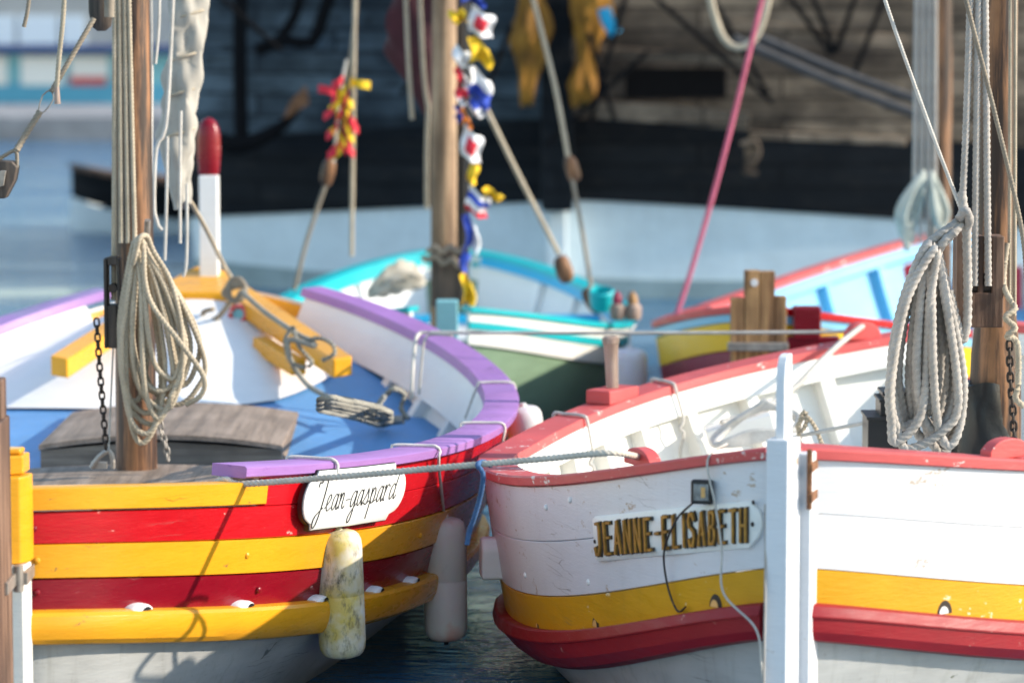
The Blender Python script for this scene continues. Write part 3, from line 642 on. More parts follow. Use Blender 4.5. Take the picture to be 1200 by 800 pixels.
# ================================================================== BOAT C (turquoise)
CB = Boat('wooden_boat', 'turquoise and white boat with grey green bottom moored behind the lilac rimmed boat',
          [-.353, 16.6, -.005, 4.7, 2.02, .56, .27, .19, 2.0, .62, 2.2, .66, .0, .0], (.16, .1))
C_ = CB.root; cz = lambda t: .30
for sd_ in (1, -1):
    CB.sweep(sd_, -.985, .985, [(0, -.09), (0, .02), (.028, .02), (.028, -.09)], 'gunwale_cap', 'teal', 60, .004, scale=False)
    CB.strake(sd_, -.985, .985, .03, .085, 'cream', 'strake', .006, .03, 'upper cream strake')
    CB.strake(sd_, -.985, .985, .086, .125, 'teal', 'strake', .012, .03, 'turquoise stripe')
    CB.strake(sd_, -.985, .985, .126, .215, 'cream', 'strake', .004, .03, 'lower cream strake')
    CB.inner(sd_, -.97, .97, cz, 'white')
    CB.sweep(sd_, -.95, .96, [(.029, -.085), (.029, -.05), (.085, -.05), (.085, -.085)], 'inner_stringer', 'cyan' if sd_ > 0 else 'teal', 50, .004, scale=False)
    for i in range(9): CB.rib(sd_, -.75+i*.19, cz, M['white'], .05, -.03, -.075, .09)
CB.hull(.21, -.25, M['green']); CB.deck(-.95, .95, cz, M['white'], 'deck')
c = W(524, 400, 16.5); zt = W(524, 352, 16.5).z
MB().box((c.x, c.y+.02, zt/2-.1), (.105, .10, zt+.2)).build('sternpost', 'teal_pale', C_, .006)
for y_, nm in ((18.0, 'thwart'), (19.6, 'thwart')):
    t = (y_-CB.Y)/CB.L*2-1; h = CB.half(t)*.86
    MB().box((-.353, y_, .47), (2*h, .22, .035)).build(nm, 'cyan', C_, .005)
mq = W(520, 350, 18.0); mt_ = W(521, -60, 18.0); dd = (mt_-mq).normalized()
mC = MB().lathe(mq-dd*.25, dd, [(0, .072), (.9, .068), (2.3, .062), (4.5, .045)], 24).build('mast', 'mast_far', C_, ang=60)
m = MB(); m.box(W(524, 325, 17.9), (.17, .12, .30)); m.build('mast_step', 'dark_wood', mC, .008)
m = MB(); m.tube(spline([W(495+i*6, 300+4*math.sin(i*1.9)+i*1.2, 17.78) for i in range(10)], .03), .016, 8); m.tube(spline([W(500+i*5, 292+4*math.cos(i*1.7), 17.76) for i in range(10)], .03), .014, 8)
m.build('rope_lashing', 'rope_brown', mC, ang=80)
MB().lathe(W(541, 345, 18.15), (W(541, -60, 18.15)-W(541, 345, 18.15)), [(0, .03), (4.5, .024)], 14).build('spar', 'dark_wood', C_)
# small fittings lying on its near gunwale
for u, v in ((724, 345), (742, 360)):
    t = thing('mooring_cleat', 'pale cleat on the turquoise boat near rail, '+('the one with maroon tip' if u < 730 else 'the one nearer the pink rope'), 'cleat', W(u, 375, 17.7), 'cleats on the turquoise boat')
    b = MB().lathe(W(u, 375, 17.7), (0, .1, 1), [(0, .034), (.02, .042), (.07, .044), (.085, .03), (.10, .02)], 14).build('cleat_body', 'pin_wood', t)
    MB().lathe(W(u, 357, 17.7), (-.1, 0, 1), [(0, .022), (.02, .028), (.05, .022), (.07, .008)], 12).build('cleat_tip', 'plum' if u < 730 else 'board_wood', t)
m = MB(); q = W(705, 362, 17.9); m.lathe(q, (0, -.3, 1), [(0, .05), (.02, .062), (.10, .068), (.11, .06), (.105, .055), (.03, .05)], 20)
tag(m.build('bucket', 'teal'), 'small turquoise bucket inside the turquoise boat beside the pale cleats', 'bucket')
# crumpled cloth bundle left of the mast
rows = []
for i in range(15):
    a = i/14; r = []
    for k in range(18):
        th = 2*math.pi*k/18; rr = .075*(math.sin(math.pi*min(1, max(.03, a)))**.5)*(1+.25*math.sin(5*th+9*a)+.15*math.sin(9*th-14*a))
        r.append(W(430+70*a, 345-14*math.sin(a*3)-12*a, 18.3+.1*a)+V((0, math.cos(th)*rr, math.sin(th)*rr)))
    rows.append(r)
tag(MB().grid(rows, cv=True, caps=True).build('sail_bundle', 'sail_grey', ang=60), 'crumpled off white sail bundle in the turquoise boat left of its mast', 'sail')
# ================================================================== BOAT D (light blue inside)
DB = Boat('wooden_boat', 'yellow and plum boat with red gunwale and light blue inside, plank rudder at its stern',
          [1.12, 15.6, .35, 6.2, 2.4, .605, .32, .35, 1.7, .7, 2.4, .8, -.05, .0], (.08, .2))
D_ = DB.root; dz = lambda t: .22+max(0, t)*.12
for sd_ in (-1, 1):
    DB.sweep(sd_, -.985, .985, [(0, -.07), (0, .015), (.035, .015), (.035, -.07)], 'gunwale_cap', 'pink_cap' if sd_ < 0 else 'red', 70, .004, scale=False)
    DB.strake(sd_, -.985, .985, .037, .085, 'ltblue', 'strake', .004, .03, 'pale blue strake')
    DB.strake(sd_, -.985, .985, .087, .235, 'lemon', 'strake', .0, .03, 'yellow strake')
    DB.strake(sd_, -.985, .985, .237, .40, 'plum', 'strake', .0, .03, 'plum strake')
    DB.inner(sd_, -.97, .975, dz, 'ltblue')
    DB.sweep(sd_, -.95, .96, [(.036, -.095), (.036, -.05), (.10, -.05), (.10, -.095)], 'bulwark_board', 'ltblue', 50, .004, scale=False)
    for i in range(11): DB.rib(sd_, -.8+i*.165, dz, M['ltblue'], .06, -.03, -.10, .10)
DB.hull(.39, -.25, M['plum']); DB.deck(-.95, .95, dz, M['ltblue'], 'deck')
m = MB()
rt_ = thing_loc = None
zl, zh = W(885, 430, 15.2).z, W(885, 316, 15.2).z
for u0, u1, v1 in ((856, 871.2, 349), (871.8, 889.2, 317), (889.8, 907.2, 318), (907.8, 921, 347)):
    a = W(u0, 430, 15.2).x; b = W(u1, 430, 15.2).x; z1 = W(u0, v1, 15.2).z
    m.box(((a+b)/2, 15.22, (z1+.0)/2), (b-a, .06, z1))
rudD = m.build('plank_rudder', 'board_wood', D_, .004)
m = MB(); m.box(W(888, 406, 15.15), (.27, .05, .035)); m.build('rudder_strap', 'steel', rudD, .003)
m = MB(); m.lathe(W(884, 331, 15.19), (0, -1, 0), [(0, .017), (.012, .017)], 14); m.build('rudder_bolt', 'flag_white', rudD)
q = W(945, 378, 15.6); m = MB(); m.box(q, (.125, .12, .15)); m.box(q+V((.03, -.0, -.10)), (.24, .10, .08)); m.build('thole_block', 'red_dark', D_, .008)
md = W(1101, 330, 18.8); mdt = W(1103, -60, 18.8); dd = (mdt-md).normalized()
mD = MB().lathe(md-dd*.3, dd, [(0, .07), (1, .064), (4.5, .05)], 24).build('mast', 'mast', D_, ang=60)
q = W(1060, 322, 19.8); m = MB(); m.lathe(q, (1, 0, .2), [(0, .05), (.03, .06), (.12, .055), (.14, .03)], 16); tag(m.build('float', 'flag_red'), 'small red float hanging inside the light blue boat beside the rope coil', 'float')
for i in range(4):
    u = 1072+i*7
    rope('halyard', ['grey white halyard beside the far right mast, leftmost of four', 'grey white halyard beside the far right mast, second of four', 'grey white halyard beside the far right mast, third of four', 'grey white halyard touching the far right mast, rightmost of four'][i], [W(u+3, -60, 18.5), W(u-1+i, 285, 18.6)], .013, 'rope_grey', 'halyards of the far right mast', lay=False, straight=True)
# pale coil on that mast
m = MB()
for k in range(15):
    lob = k < 10; c0 = 1063+random.uniform(-2, 2) if lob else 1104+random.uniform(-2, 2); hw_ = (2+k*1.2) if lob else 1.5+(k-10)*1.8; by = (286 if lob else 268)+random.uniform(-22, 8); tx_ = 1082 if lob else 1092; yy = 18.36+random.uniform(-.05, .05)
    m.tube(spline(pxs([(tx_, 204+random.uniform(-3, 10), yy), ((tx_+c0)/2-hw_*.7, 224, yy-.03), (c0-hw_, 252, yy-.04), (c0, by, yy), (c0+hw_, 250, yy+.03), ((tx_+c0)/2+hw_*.7, 226, yy+.02)]), .03, True), .0145, 9, True)
tag(m.build('rope_coil', 'rope_pale', ang=80), 'pale green rope coil hanging on the far right mast', 'rope')
# ================================================================== SHIP
stx = W(652, 240, 26.0)
ship = thing('sailing_ship', 'large old wooden sailing ship with black wale and pale blue white bottom behind the boats', 'ship', (stx.x, 26, 0))
def plan(side, u):   # u metres from the stem
    if side < 0:
        um = 3.0
        a = min(u, um)/3.6; q = V((stx.x-3.25*a, 26+.55*a+1.0*a*a, 0))
        if u > um:
            e = u-um; th0 = math.atan2(.55/3.6+2*1.0*um/3.6/3.6, 3.25/3.6); r_ = .42; th = min(math.pi/2, th0+e/r_); le = r_*(math.pi/2-th0)
            q += V((-r_*(math.sin(th)-math.sin(th0)), -r_*(math.cos(th)-math.cos(th0)), 0))
            if e > le: q += V((0, e-le, 0))
        return q
    a = u/4; return V((stx.x+4*a, 26-.15*a+.22*a*a, 0))
zb_ = lambda side, u: (.745-.24*min(1.1, u/3.6)**1.2 if side < 0 else .76-.20*min(1.6, (u/3.3))**1.2)
def wall(side, z0, z1, umax, name, mat, out=0., thick=.12, u0=0.0, n=90, m_=6):
    rows = []
    for i in range(n+1):
        u = u0+(umax-u0)*i/n; p = plan(side, u); q = plan(side, u+.05); tn = (q-p).normalized()
        nr = V((tn.y, -tn.x, 0)) if side > 0 else V((-tn.y, tn.x, 0))
        if nr.y > 0: nr = -nr
        r = []
        a, b = z0(u), z1(u)
        for j in range(m_+1):
            z = a+(b-a)*j/m_; r.append(V((p.x, p.y, z))+nr*(out+.10*max(0, z)*.8))
        for j in range(m_, -1, -1):
            z = a+(b-a)*j/m_; r.append(V((p.x, p.y, z))+nr*(out-thick+.10*max(0, z)*.8))
        rows.append(r)
    return MB().grid(rows, cv=True, caps=True).build(name, mat, ship, ang=40)
for side, um in ((-1, 9.0), (1, 9)):
    wall(side, lambda u: -.4, lambda u: zb_(side, u), um, 'bottom_planking', 'ship_boot')
    wall(side, lambda u: -.4, lambda u: .17-.03*math.sin(u*1.3), um, 'weed_band', 'weed', .012)
    wall(side, lambda u: zb_(side, u), lambda u: zb_(side, u)+.62, um, 'wale', 'ship_black', .03, .16)
    wall(side, lambda u: zb_(side, u)+.62, lambda u: 5.2, um, 'topside_planking', 'ship_blue_shade' if side < 0 else 'ship_brown', .0)
m = MB(); m.box((stx.x, 25.72, 2.9), (.24, .55, 4.4)); m.build('stem', 'ship_black', ship, .02)
m = MB(); m.box((stx.x, 25.86, .2), (.16, .30, 1.15)); m.build('forefoot', 'ship_boot', ship, .02)
# gilded brackets each side of the stem
for x0, x1 in ((619, 622), (690, 687)):
    rows = []
    for i in range(30):
        a = i/29; v = -40+a*162; r = []
        for k in range(24):
            th = 2*math.pi*k/24; rr = (.105-.02*a+.03*math.sin(a*9+x0))*(1+.22*math.sin(4*th+5*a)+.16*math.sin(7*th-11*a))*(1 if a < .9 else 1-(a-.9)*4)
            r.append(W(x0+(x1-x0)*a+4*math.sin(a*5), v, 25.35)+V((math.cos(th)*rr, math.sin(th)*rr*.7, .03*math.sin(3*th))))
        rows.append(r)
    MB().grid(rows, cv=True, caps=True).build('gilded_bracket', 'gilt', ship, ang=60)
m = MB()
m.beam(W(700, 128, 25.35), W(878, 142, 25.3), .12, .14); m.beam(W(700, 60, 25.4), W(880, 72, 25.4), .1, .08); m.build('head_rail', 'ship_brown', ship, .02)
m = MB(); m.box(W(792, 97, 25.62), (.75, .12, .22)); m.build('dark_gap', 'soot', ship, .01)  # black box drawn for the dark gap above the ledge
m = MB(); m.beam(W(855, 30, 25.3), W(1060, 50, 25.3), .08, .10); m.beam(W(878, 158, 25.35), W(1062, 166, 25.3), .06, .06); m.build('rubbing_strake', 'ship_brown', ship, .01)
for a, b in (((920, -10), (975, 65)), ((950, -10), (978, 62)), ((1005, -10), (980, 60)), ((760, -10), (905, 120)), ((735, -10), (690, 150)), ((690, 40), (720, 140)), ((560, -10), (470, 110)), ((600, 30), (560, 130)), ((760, 60), (640, 170)), ((830, -10), (900, 110)), ((1040, -10), (1000, 90)), ((250, -10), (330, 60))):
    MB().tube([W(*a, 25.15), W(*b, 25.2)], .02, 6).build('chain_plate', 'soot', ship)
m = MB(); m.box(W(880, 182, 25.3), (.09, .03, .18)); m.tube(spline([W(868, 170, 25.25), W(885, 166, 25.25), (W(888, 183, 25.25)), W(872, 200, 25.25), W(888, 204, 25.25)], .03), .022, 8); m.build('draught_mark', 'ship_brown', ship)
for u0, v0, u1, v1 in ((198, 40, 240, 130), (310, 10, 380, 58), (430, 120, 500, 180), (270, 215, 330, 240)):
    m = MB(); p = W((u0+u1)/2, (v0+v1)/2, 26.4)
m = MB(); m.beam(W(240, 60, 27.0), W(600, 52, 25.8), .08, .10); m.build('rubbing_strake', 'ship_blue_shade', ship, .01)
m = MB(); m.tube(spline(pxs([(300, 60, 26.3), (318, 52, 26.3), (335, 48, 26.2), (365, 50, 26.2), (378, 20, 26.2), (390, -20, 26.2)]), .08), .05, 8); m.tube(spline(pxs([(325, 50, 26.2), (345, 20, 26.2), (355, -20, 26.2)]), .08), .04, 8)
m.build('anchor_cable', 'soot', ship)
an = thing('anchor', 'black iron anchor with curved arms hanging against the dark ship side', 'anchor', W(283, 170, 26.2))
MB().tube(spline([W(283, -40, 26.3), W(281, 60, 26.25), W(283, 165, 26.2)], .1), .055, 10).build('shank', 'soot', an)
m = MB(); m.tube(spline(pxs([(205, 118, 26.5), (225, 148, 26.4), (255, 165, 26.3), (283, 170, 26.2), (315, 158, 26.15), (340, 138, 26.1), (358, 108, 26.05)]), .06), lambda a: .075-.05*abs(2*a-1), 10)
m.build('arm', 'soot', an); MB().prism([W(332, 140, 26.02), W(362, 122, 26.02), W(358, 100, 26.02), W(340, 120, 26.02)], (0, .04, 0)).build('fluke', 'rust', an)
# bundle of blue cloth by the stem
m = MB(); m.tube(spline([W(708, 10, 25.2), W(712, 25, 25.2), W(722, 40, 25.2)], .04), .05, 10); tag(m.build('cloth_bundle', 'cyan'), 'small blue cloth tied beside the yellow bracket of the ship', 'cloth')
# dinghy far behind
dg = Boat('dinghy', 'small dark dinghy afloat in the open water left of the ship', [-4.28, 33.0, 1.35, 2.6, 1.1, .50, .16, .12, 2, .7, 2, .7, 0, 0], (.3, .1))
for sd_ in (1, -1):
    dg.sweep(sd_, -.98, .98, [(0, -.06), (0, .02), (.04, .02), (.04, -.06)], 'gunwale_cap', 'rudder_wood', 30, scale=False)
    dg.strake(sd_, -.98, .98, .04, .36, 'ship_black', 'planking', 0, .03)
dg.hull(.39, -.2, M['ship_boot']); dg.deck(-.95, .95, lambda t: .2, M['ship_black'], 'floor_boards')
# ================================================================== far quay and kiosk, water
b = MB().box((-20, 66, -.2), (60, 28, 1.17)); structure(b.build('quay', 'concrete', None, .03))
kx = W(60, 100, 57).x
ks_ = thing('kiosk', 'turquoise and white waterside building with navy band on the far quay', 'building', (kx, 58, .385))
def kz(v): return W(60, v, 57).z
MB().box((kx-2, 58.5, (.385+kz(60))/2), (9, 3, kz(60)-.385)).build('wall', 'teal_pale', ks_, .01)
MB().box((kx-2, 56.98, (kz(98)+kz(126))/2), (9, .03, kz(98)-kz(126))).build('base_panel', 'kiosk_blue', ks_)
MB().box((kx-2, 58.4, (kz(62)+kz(54))/2), (9.3, 3.4, kz(54)-kz(62))).build('roof_band', 'navy', ks_, .01)
MB().box((kx-2, 58.9, kz(20)), (9, 2, kz(-20)-kz(54))).build('upper_wall', 'white_bottom', ks_)
for u0, u1, v0, v1, mt in ((-20, 8, 66, 100, 'cream'), (24, 74, 66, 100, 'board_white'), (82, 126, 66, 90, 'cream'), (82, 124, 90, 100, 'pink_cap')):
    a = W(u0, v0, 56.9); bq = W(u1, v1, 56.9); MB().box(((a.x+bq.x)/2, 56.96, (a.z+bq.z)/2), (abs(bq.x-a.x), .05, abs(a.z-bq.z))).build('shutter', mt, ks_)
for u0, u1 in ((-10, 18), (22, 68), (72, 100)):
    a = W(u0, 18, 57.9); bq = W(u1, 52, 57.9); MB().box(((a.x+bq.x)/2, 57.88, (a.z+bq.z)/2), (abs(bq.x-a.x), .05, abs(a.z-bq.z))).build('window', 'pane', ks_)
wv = MB().grid([[V((x, y, 0)) for x in (-400, -40, -5, 5, 40, 400)] for y in (-60, 0, 20, 60, 200, 900)]); structure(wv.build('water', 'water'))
# ================================================================== things on the left boat
def fender(top, bot, r, mat, label, cordpts):
    top, bot = V(top), V(bot); d = (bot-top); L_ = d.length
    t = thing('fender', label, 'fender', bot, 'boat fenders')
    pr = [(0, .004), (.002, r*.5), (.008, r*.74), (.018, r*.88), (.034, r*.97), (.055, r), (L_*.5, r*1.005), (L_*.504, r*.993), (L_*.508, r*1.005), (L_-.055, r), (L_-.034, r*.97), (L_-.018, r*.88), (L_-.008, r*.74), (L_-.002, r*.5), (L_, .004)]
    MB().lathe(top, d, pr, 32).build('fender_body', mat, t, ang=75)
    MB().lathe(top-d.normalized()*.012, d, [(0, .013), (.02, .017)], 12).build('fender_eye', mat, t); MB().lathe(bot-d.normalized()*.006, d, [(0, .014), (.02, .008)], 12).build('fender_plug', 'black', t)
    P = spline(cordpts+[top+d.normalized()*.003], .012)
    MB().tube(P, .0055, 10).build('lanyard', 'rope_white', t, ang=80)
    return t
def over(B, side, px, lo, hi, tx_, inn=-.12):
    """cord that comes over the gunwale at pixel column px"""
    t = B.t_px(side, 0, px, lo, hi)
    return [B.P(t-.012, side, .10, inn-.012), B.P(t-.010, side, .004, inn-.012), B.P(t-.008, side, -.011, inn), B.P(t, side, -.011, -.02), B.P(t, side, -.010, .018), B.P(t+tx_*.3, side, .008, .031), B.P(t+tx_*.4, side, .05, .032)], t
def hangfender(px, pxb, ytop, ybot, tilt, mat, label):
    pts, t = over(LB, 1, px, -.85, .2, .01)
    tb = LB.t_px(1, .3, pxb, -.85, .3); rr = .0765
    o = LB.P(tb, 1, .40, .05+rr)
    top = W(pxb-tilt, ytop, o.y); bot = W(pxb+tilt, ybot, o.y)
    fender(top, bot, rr, mat, label, pts)
hangfender(384, 399, 620, 770, 3, 'fender_y', 'grimy yellow white fender hanging below the Jean-gaspard name board')
hangfender(505, 522, 606, 750, 1, 'fender_p', 'pinkish white fender with orange red stain hanging nearest the white boat')
pts, t = over(LB, 1, 582, -.3, .1, .01)
rope('cord', 'thin white cord looped over the lilac gunwale beside the white boat', pts+[LB.P(t+.01, 1, .16, .03), LB.P(t+.01, 1, .30, .035)], .0055, 'rope_white', 'cords over the lilac gunwale', lay=False)
t = LB.t_px(1, 0, 596, .2, .45)
pts = [LB.P(t, 1, .14, -.13), LB.P(t, 1, .0, -.128), LB.P(t, 1, -.01, -.11), LB.P(t, 1, -.01, .0), LB.P(t, 1, .01, .03), LB.P(t, 1, .08, .05)]
top = LB.P(t, 1, .09, .09)
fender(top, top+V((.04, .02, -.42)), .075, 'fender_w', 'white fender between the lilac gunwale and the turquoise boat, only its top showing', pts)
q = W(738, 408, 16.4)
fender(q, q+V((0, 0, -.46)), .085, 'fender_w', 'white fender with pink marks beside the plum and yellow hull', [q+V((.03, .12, .10)), q+V((.01, .05, .08)), q+V((0, 0, .03))])
# ---- left mast gear
for i, (u0, u1) in enumerate(((134, 133), (139, 142), (145, 150), (150, 158))):
    rope('halyard', 'tan halyard running down the left mast, '+('leftmost of four', 'second from the left', 'third from the left', 'rightmost of four, against the bare wood')[i],
         [W(u0, -40, 12.78), W((u0*2+u1)/3+.5, 90, 12.78), W(u1, (352, 285, 285, 283)[i], 12.74)], .0098, 'rope', 'halyards of the left mast')
bl = thing('pulley_block', 'tall dark wooden block lashed to the left mast beside the rope coil', 'pulley block', W(131, 405, 12.7))
m = MB()
for (u0, u1, v0, v1) in ((121, 126.5, 303, 408), (137, 142, 303, 408), (126, 137.5, 358, 408), (126, 137.5, 301, 311)):
    a, bq = W(u0, v0, 12.7), W(u1, v1, 12.7); m.box(((a.x+bq.x)/2, 12.74, (a.z+bq.z)/2), (bq.x-a.x, .09, a.z-bq.z))
m.build('block_shell', 'dark_wood', bl, .004); MB().lathe(W(131.5, 338, 12.70), (0, 1, 0), [(0, .017), (.06, .017)], 16).build('sheave', 'iron', bl)
def coil(label, loops, T, y0, r, mat, pull=0, group=None, extra=()):
    m = MB()
    for i, (bx, by, lx, rx, ly) in enumerate(loops):
        tx_, ty_ = T[0]+random.uniform(-5, 5), T[1]+random.uniform(-3, 5); y = y0-random.uniform(0, .13)
        hh = by-ty_; J = lambda q: random.uniform(-q, q)
        lx += J(4); rx += J(4); bx += J(3)
        pts = [(tx_, ty_, y), (tx_+(lx-tx_)*.62, ty_+hh*.25, y-.02), (lx, ty_+hh*ly, y-.03), (lx+(bx-lx)*.32, ty_+hh*.90, y), (bx, by, y+.01), (bx+(rx-bx)*.7, ty_+hh*.91, y+.02), (rx, ty_+hh*(ly+.06), y+.03), (tx_+(rx-tx_)*.55, ty_+hh*.28, y+.02)]
        m.tube(spline(pxs(pts), r*.5, True), r, 12, True, True)
    for e in extra: m.tube(spline(pxs(e), r*.5), r, 12, False, True)
    return tag(m.build('rope_coil', mat, ang=80), label, 'rope', group)
coil('tan rope coil in long loops hanging on the left mast', [(166, 519, 147, 188, .62), (176, 497, 139, 206, .6), (192, 480, 157, 213, .66), (205, 474, 168, 243, .66), (158, 470, 137, 176, .55), (188, 458, 152, 219, .6), (203, 444, 176, 216, .65), (172, 484, 143, 196, .6), (184, 490, 166, 204, .7), (168, 508, 140, 190, .58), (196, 462, 145, 226, .58), (181, 472, 158, 210, .7), (214, 452, 180, 232, .6)], (163, 283), 12.76, .0108, 'rope',
     extra=[[(161, 300, 12.6), (160, 285, 12.58), (164, 279, 12.62), (168, 290, 12.6), (170, 330, 12.6), (180, 360, 12.6), (210, 400, 12.6), (238, 440, 12.62), (236, 462, 12.64), (218, 474, 12.66)],
            [(156, 310, 12.6), (163, 281, 12.57), (172, 277, 12.62), (180, 295, 12.64), (200, 330, 12.66), (212, 380, 12.66), (214, 430, 12.64), (200, 465, 12.62)]])
def chain(label, pts, ln, r, mat, group=None):
    P = spline(pts, .004); out = []; acc = 0; m = MB(); i = 0; k = 0
    pitch = ln*.72; seg = [P[0]]; L_ = 0
    for a, b in zip(P[:-1], P[1:]):
        L_ += (b-a).length
        if L_ >= pitch: seg.append(b.copy()); L_ = 0
    for a, b in zip(seg[:-1], seg[1:]):
        d = (b-a).normalized(); x = V((1, 0, 0)) if k % 2 == 0 else V((.25, 1, 0)); x = (x-d*x.dot(d)).normalized(); c = (a+b)/2; k += 1; w_ = ln*.27
        loop = [c+d*(ln*.5-w_)*s_+(x*math.cos(t_)*w_+d*math.sin(t_)*w_) for s_, ts_ in ((1, range(0, 181, 36)), (-1, range(180, 361, 36))) for t_ in [rad(q) for q in ts_]]
        m.tube(loop, r, 6, True)
    return tag(m.build('chain', mat, ang=80), label, 'chain', group)
chain('rusty iron chain hanging from the tall block beside the left mast', pxs([(113, 374, 12.66), (116, 420, 12.66), (120, 470, 12.66), (125, 532, 12.68)]), .034, .0040, 'iron', 'chains by the masts')
chain('short grey chain on the deck at the right foot of the left mast', pxs([(186, 480, 12.78), (189, 505, 12.78), (194, 520, 12.76), (198, 545, 12.76)]), .032, .0042, 'steel', 'chains by the masts')
rope('shroud_line', 'thin cord beside the iron chain left of the left mast', [W(133, 400, 12.75), W(127, 530, 12.7)], .004, 'rope_white', straight=True)
# top block and rigging at far left
tk = thing('pulley_block', 'dark block at the top left against the left mast', 'pulley block', W(118, 34, 12.5))
m = MB(); m.lathe(W(117, -30, 12.5), W(119, 36, 12.5)-W(117, -30, 12.5), [(0, .03), (.06, .045), (.14, .045), (.19, .035), (.206, .015)], 16, .6); m.build('block_shell', 'dark_wood', tk)
MB().lathe(W(128, -30, 12.45), W(128, 20, 12.45)-W(128, -30, 12.45), [(0, .02), (.155, .018)], 10).build('block_strop', 'rope_brown', tk)
rope('stay', 'brown grey stay running down left from the top block to the wire strop', [W(110, 22, 12.4), W(60, 108, 12.3)], .0105, 'rope_brown', straight=True)
rope('wire_strop', 'thin wire loop below the brown grey stay at far left', pxs([(58, 106, 12.3), (50, 112, 12.3), (45, 130, 12.28), (52, 131, 12.28), (63, 116, 12.3), (60, 107, 12.3)]), .003, 'steel', lay=False)
rope('stay', 'brown lower stay running from the wire strop to the block at the left edge', pxs([(47, 131, 12.28), (32, 155, 12.25), (19, 177, 12.2)]), .0125, 'rope_brown', straight=True)
rope('block_strop', 'forked rope strop holding the block at the left edge', pxs([(-6, 190, 12.2), (6, 182, 12.2), (18, 177, 12.2), (20, 190, 12.2), (17, 205, 12.2)]), .0075, 'rope_brown')
bk = thing('pulley_block', 'dark wooden block cut off by the left edge of the view', 'pulley block', W(8, 235, 12.2))
MB().prism([W(-12, 188, 12.17), W(14, 189, 12.17), W(20, 196, 12.17), (W(17, 212, 12.17)), W(6, 233, 12.17), W(-12, 233, 12.17)], (0, .08, 0)).build('block_shell', 'dark_wood', bk, .006)
MB().prism([W(0, 200, 12.15), W(7, 200, 12.15), W(4, 218, 12.15), W(-3, 220, 12.15)], (0, .015, 0)).build('sheave', 'steel', bk, .002)
rope('rope_end', 'whipped rope end hanging free at the top left', pxs([(77, -40, 12.2), (74, 20, 12.2), (69, 70, 12.2), (66.5, 103, 12.2)]), .0095, 'rope')
q = [W(66.5, 101, 12.2), W(67.5, 122, 12.2)]; tag(MB().tube([q[0], q[0].lerp(q[1], .25), q[1]], lambda a: .0085+.003*a, 10).build('rope_whipping', 'pin_wood'), 'pale wooden toggle on the tip of the hanging rope end', 'toggle')
rope('rope_end', 'short brown rope tip at the very top left corner', pxs([(38, -40, 12.2), (33, 8, 12.2), (28, 32, 12.2)]), .008, 'rope_brown')
# furled sail behind the left mast
rows = []
for i in range(60):
    a = i/59; v = -60+a*300; r = []; y = 13.55
    rad_ = .060*(1.05 if a < .78 else 1.05-(a-.78)*2.6)
    for k in range(26):
        th = 2*math.pi*k/26
        rr = rad_*(1+.17*math.sin(3*th+7*a)+.13*math.sin(5*th-19*a)+.07*math.sin(9*th+31*a)+.2*abs(math.sin(a*24+1.5*math.sin(th)))-.06)
        r.append(W(213+5*math.sin(a*6)+(1-a)*2, v, y)+V((math.cos(th)*rr, math.sin(th)*rr, .02*math.sin(th*2+a*9))))
    rows.append(r)
sb = tag(MB().grid(rows, cv=True, caps=True).build('furled_sail', 'sail', ang=70), 'furled off white sail hanging behind the left mast', 'sail')
for a in (.1, .26, .42, .56, .72):
    v = -60+a*300; cx_ = 213+5*math.sin(a*6)+(1-a)*2; q = W(cx_, v, 13.55)
    o_ = MB().tube([q+V((math.cos(k*math.pi/12)*.066, math.sin(k*math.pi/12)*.066, .02*math.cos(k*math.pi/12))) for k in range(24)], .006, 8, True).build('lashing', 'rope', sb, ang=80)
for i, (pts, lab) in enumerate((([(176, -40, 13.2), (178, 60, 13.2), (177, 210, 13.2)], 'white line right against the left mast'), ([(187, -40, 13.2), (186, 30, 13.2), (182, 75, 13.2)], 'white line ending high beside the left mast'),
        ([(204, -40, 13.3), (200, 60, 13.3), (194, 150, 13.3), (183, 175, 13.3), (181, 250, 13.3), (190, 270, 13.3)], 'white line curving across the furled sail to the left'), ([(196, 160, 13.4), (195, 240, 13.4), (193, 305, 13.4)], 'white tie end hanging straight below the furled sail'),
        ([(212, 130, 13.3), (211, 200, 13.3), (211, 285, 13.3)], 'white reef line down the front of the furled sail'), ([(219, 215, 13.4), (219, 290, 13.4), (217, 318, 13.4), (214, 324, 13.4)], 'white line hanging lowest from the furled sail'))):
    rope('reef_line', lab, pxs(pts), .006 if i != 2 else .0075, 'rope_white', 'lines by the furled sail', lay=False)
rope('sheet_line', 'tan line from the furled sail foot to the knot on the yellow breasthook', pxs([(216, 225, 13.6), (238, 262, 14.3), (262, 310, 15.2), (274, 330, 15.35)]), .0095, 'rope')
m = MB()
for i in range(5): m.tube(spline(pxs([(270-2*i, 330+i*3, 15.3), (281, 327+i*2, 15.28), (288, 338, 15.26), (283, 350-i*2, 15.24), (270+i, 352, 15.26)]), .012, True), .013, 8, True, True)
m.tube(spline(pxs([(272, 350, 15.3), (268, 356, 15.32), (255, 372, 15.45), (242, 375, 15.5), (238, 366, 15.5), (250, 362, 15.45)]), .012), .013, 8, False, True)
tag(m.build('rope_knot', 'rope_brown', ang=80), 'grey brown rope knot tied round the yellow breasthook', 'rope')
rope('mooring_tail', 'grey green rope from the knot along the yellow beam down to the blue deck coil', pxs([(284, 342, 15.25), (310, 365, 14.95), (350, 392, 14.6), (362, 398, 14.5)])+pxs([(368, 405, 14.45), (340, 398, 14.5), (338, 412, 14.5), (345, 430, 14.55), (362, 452, 14.5), (390, 468, 14.35), (415, 482, 14.2), (425, 484, 14.15)]), .012, 'rope_dirty')
m = MB()
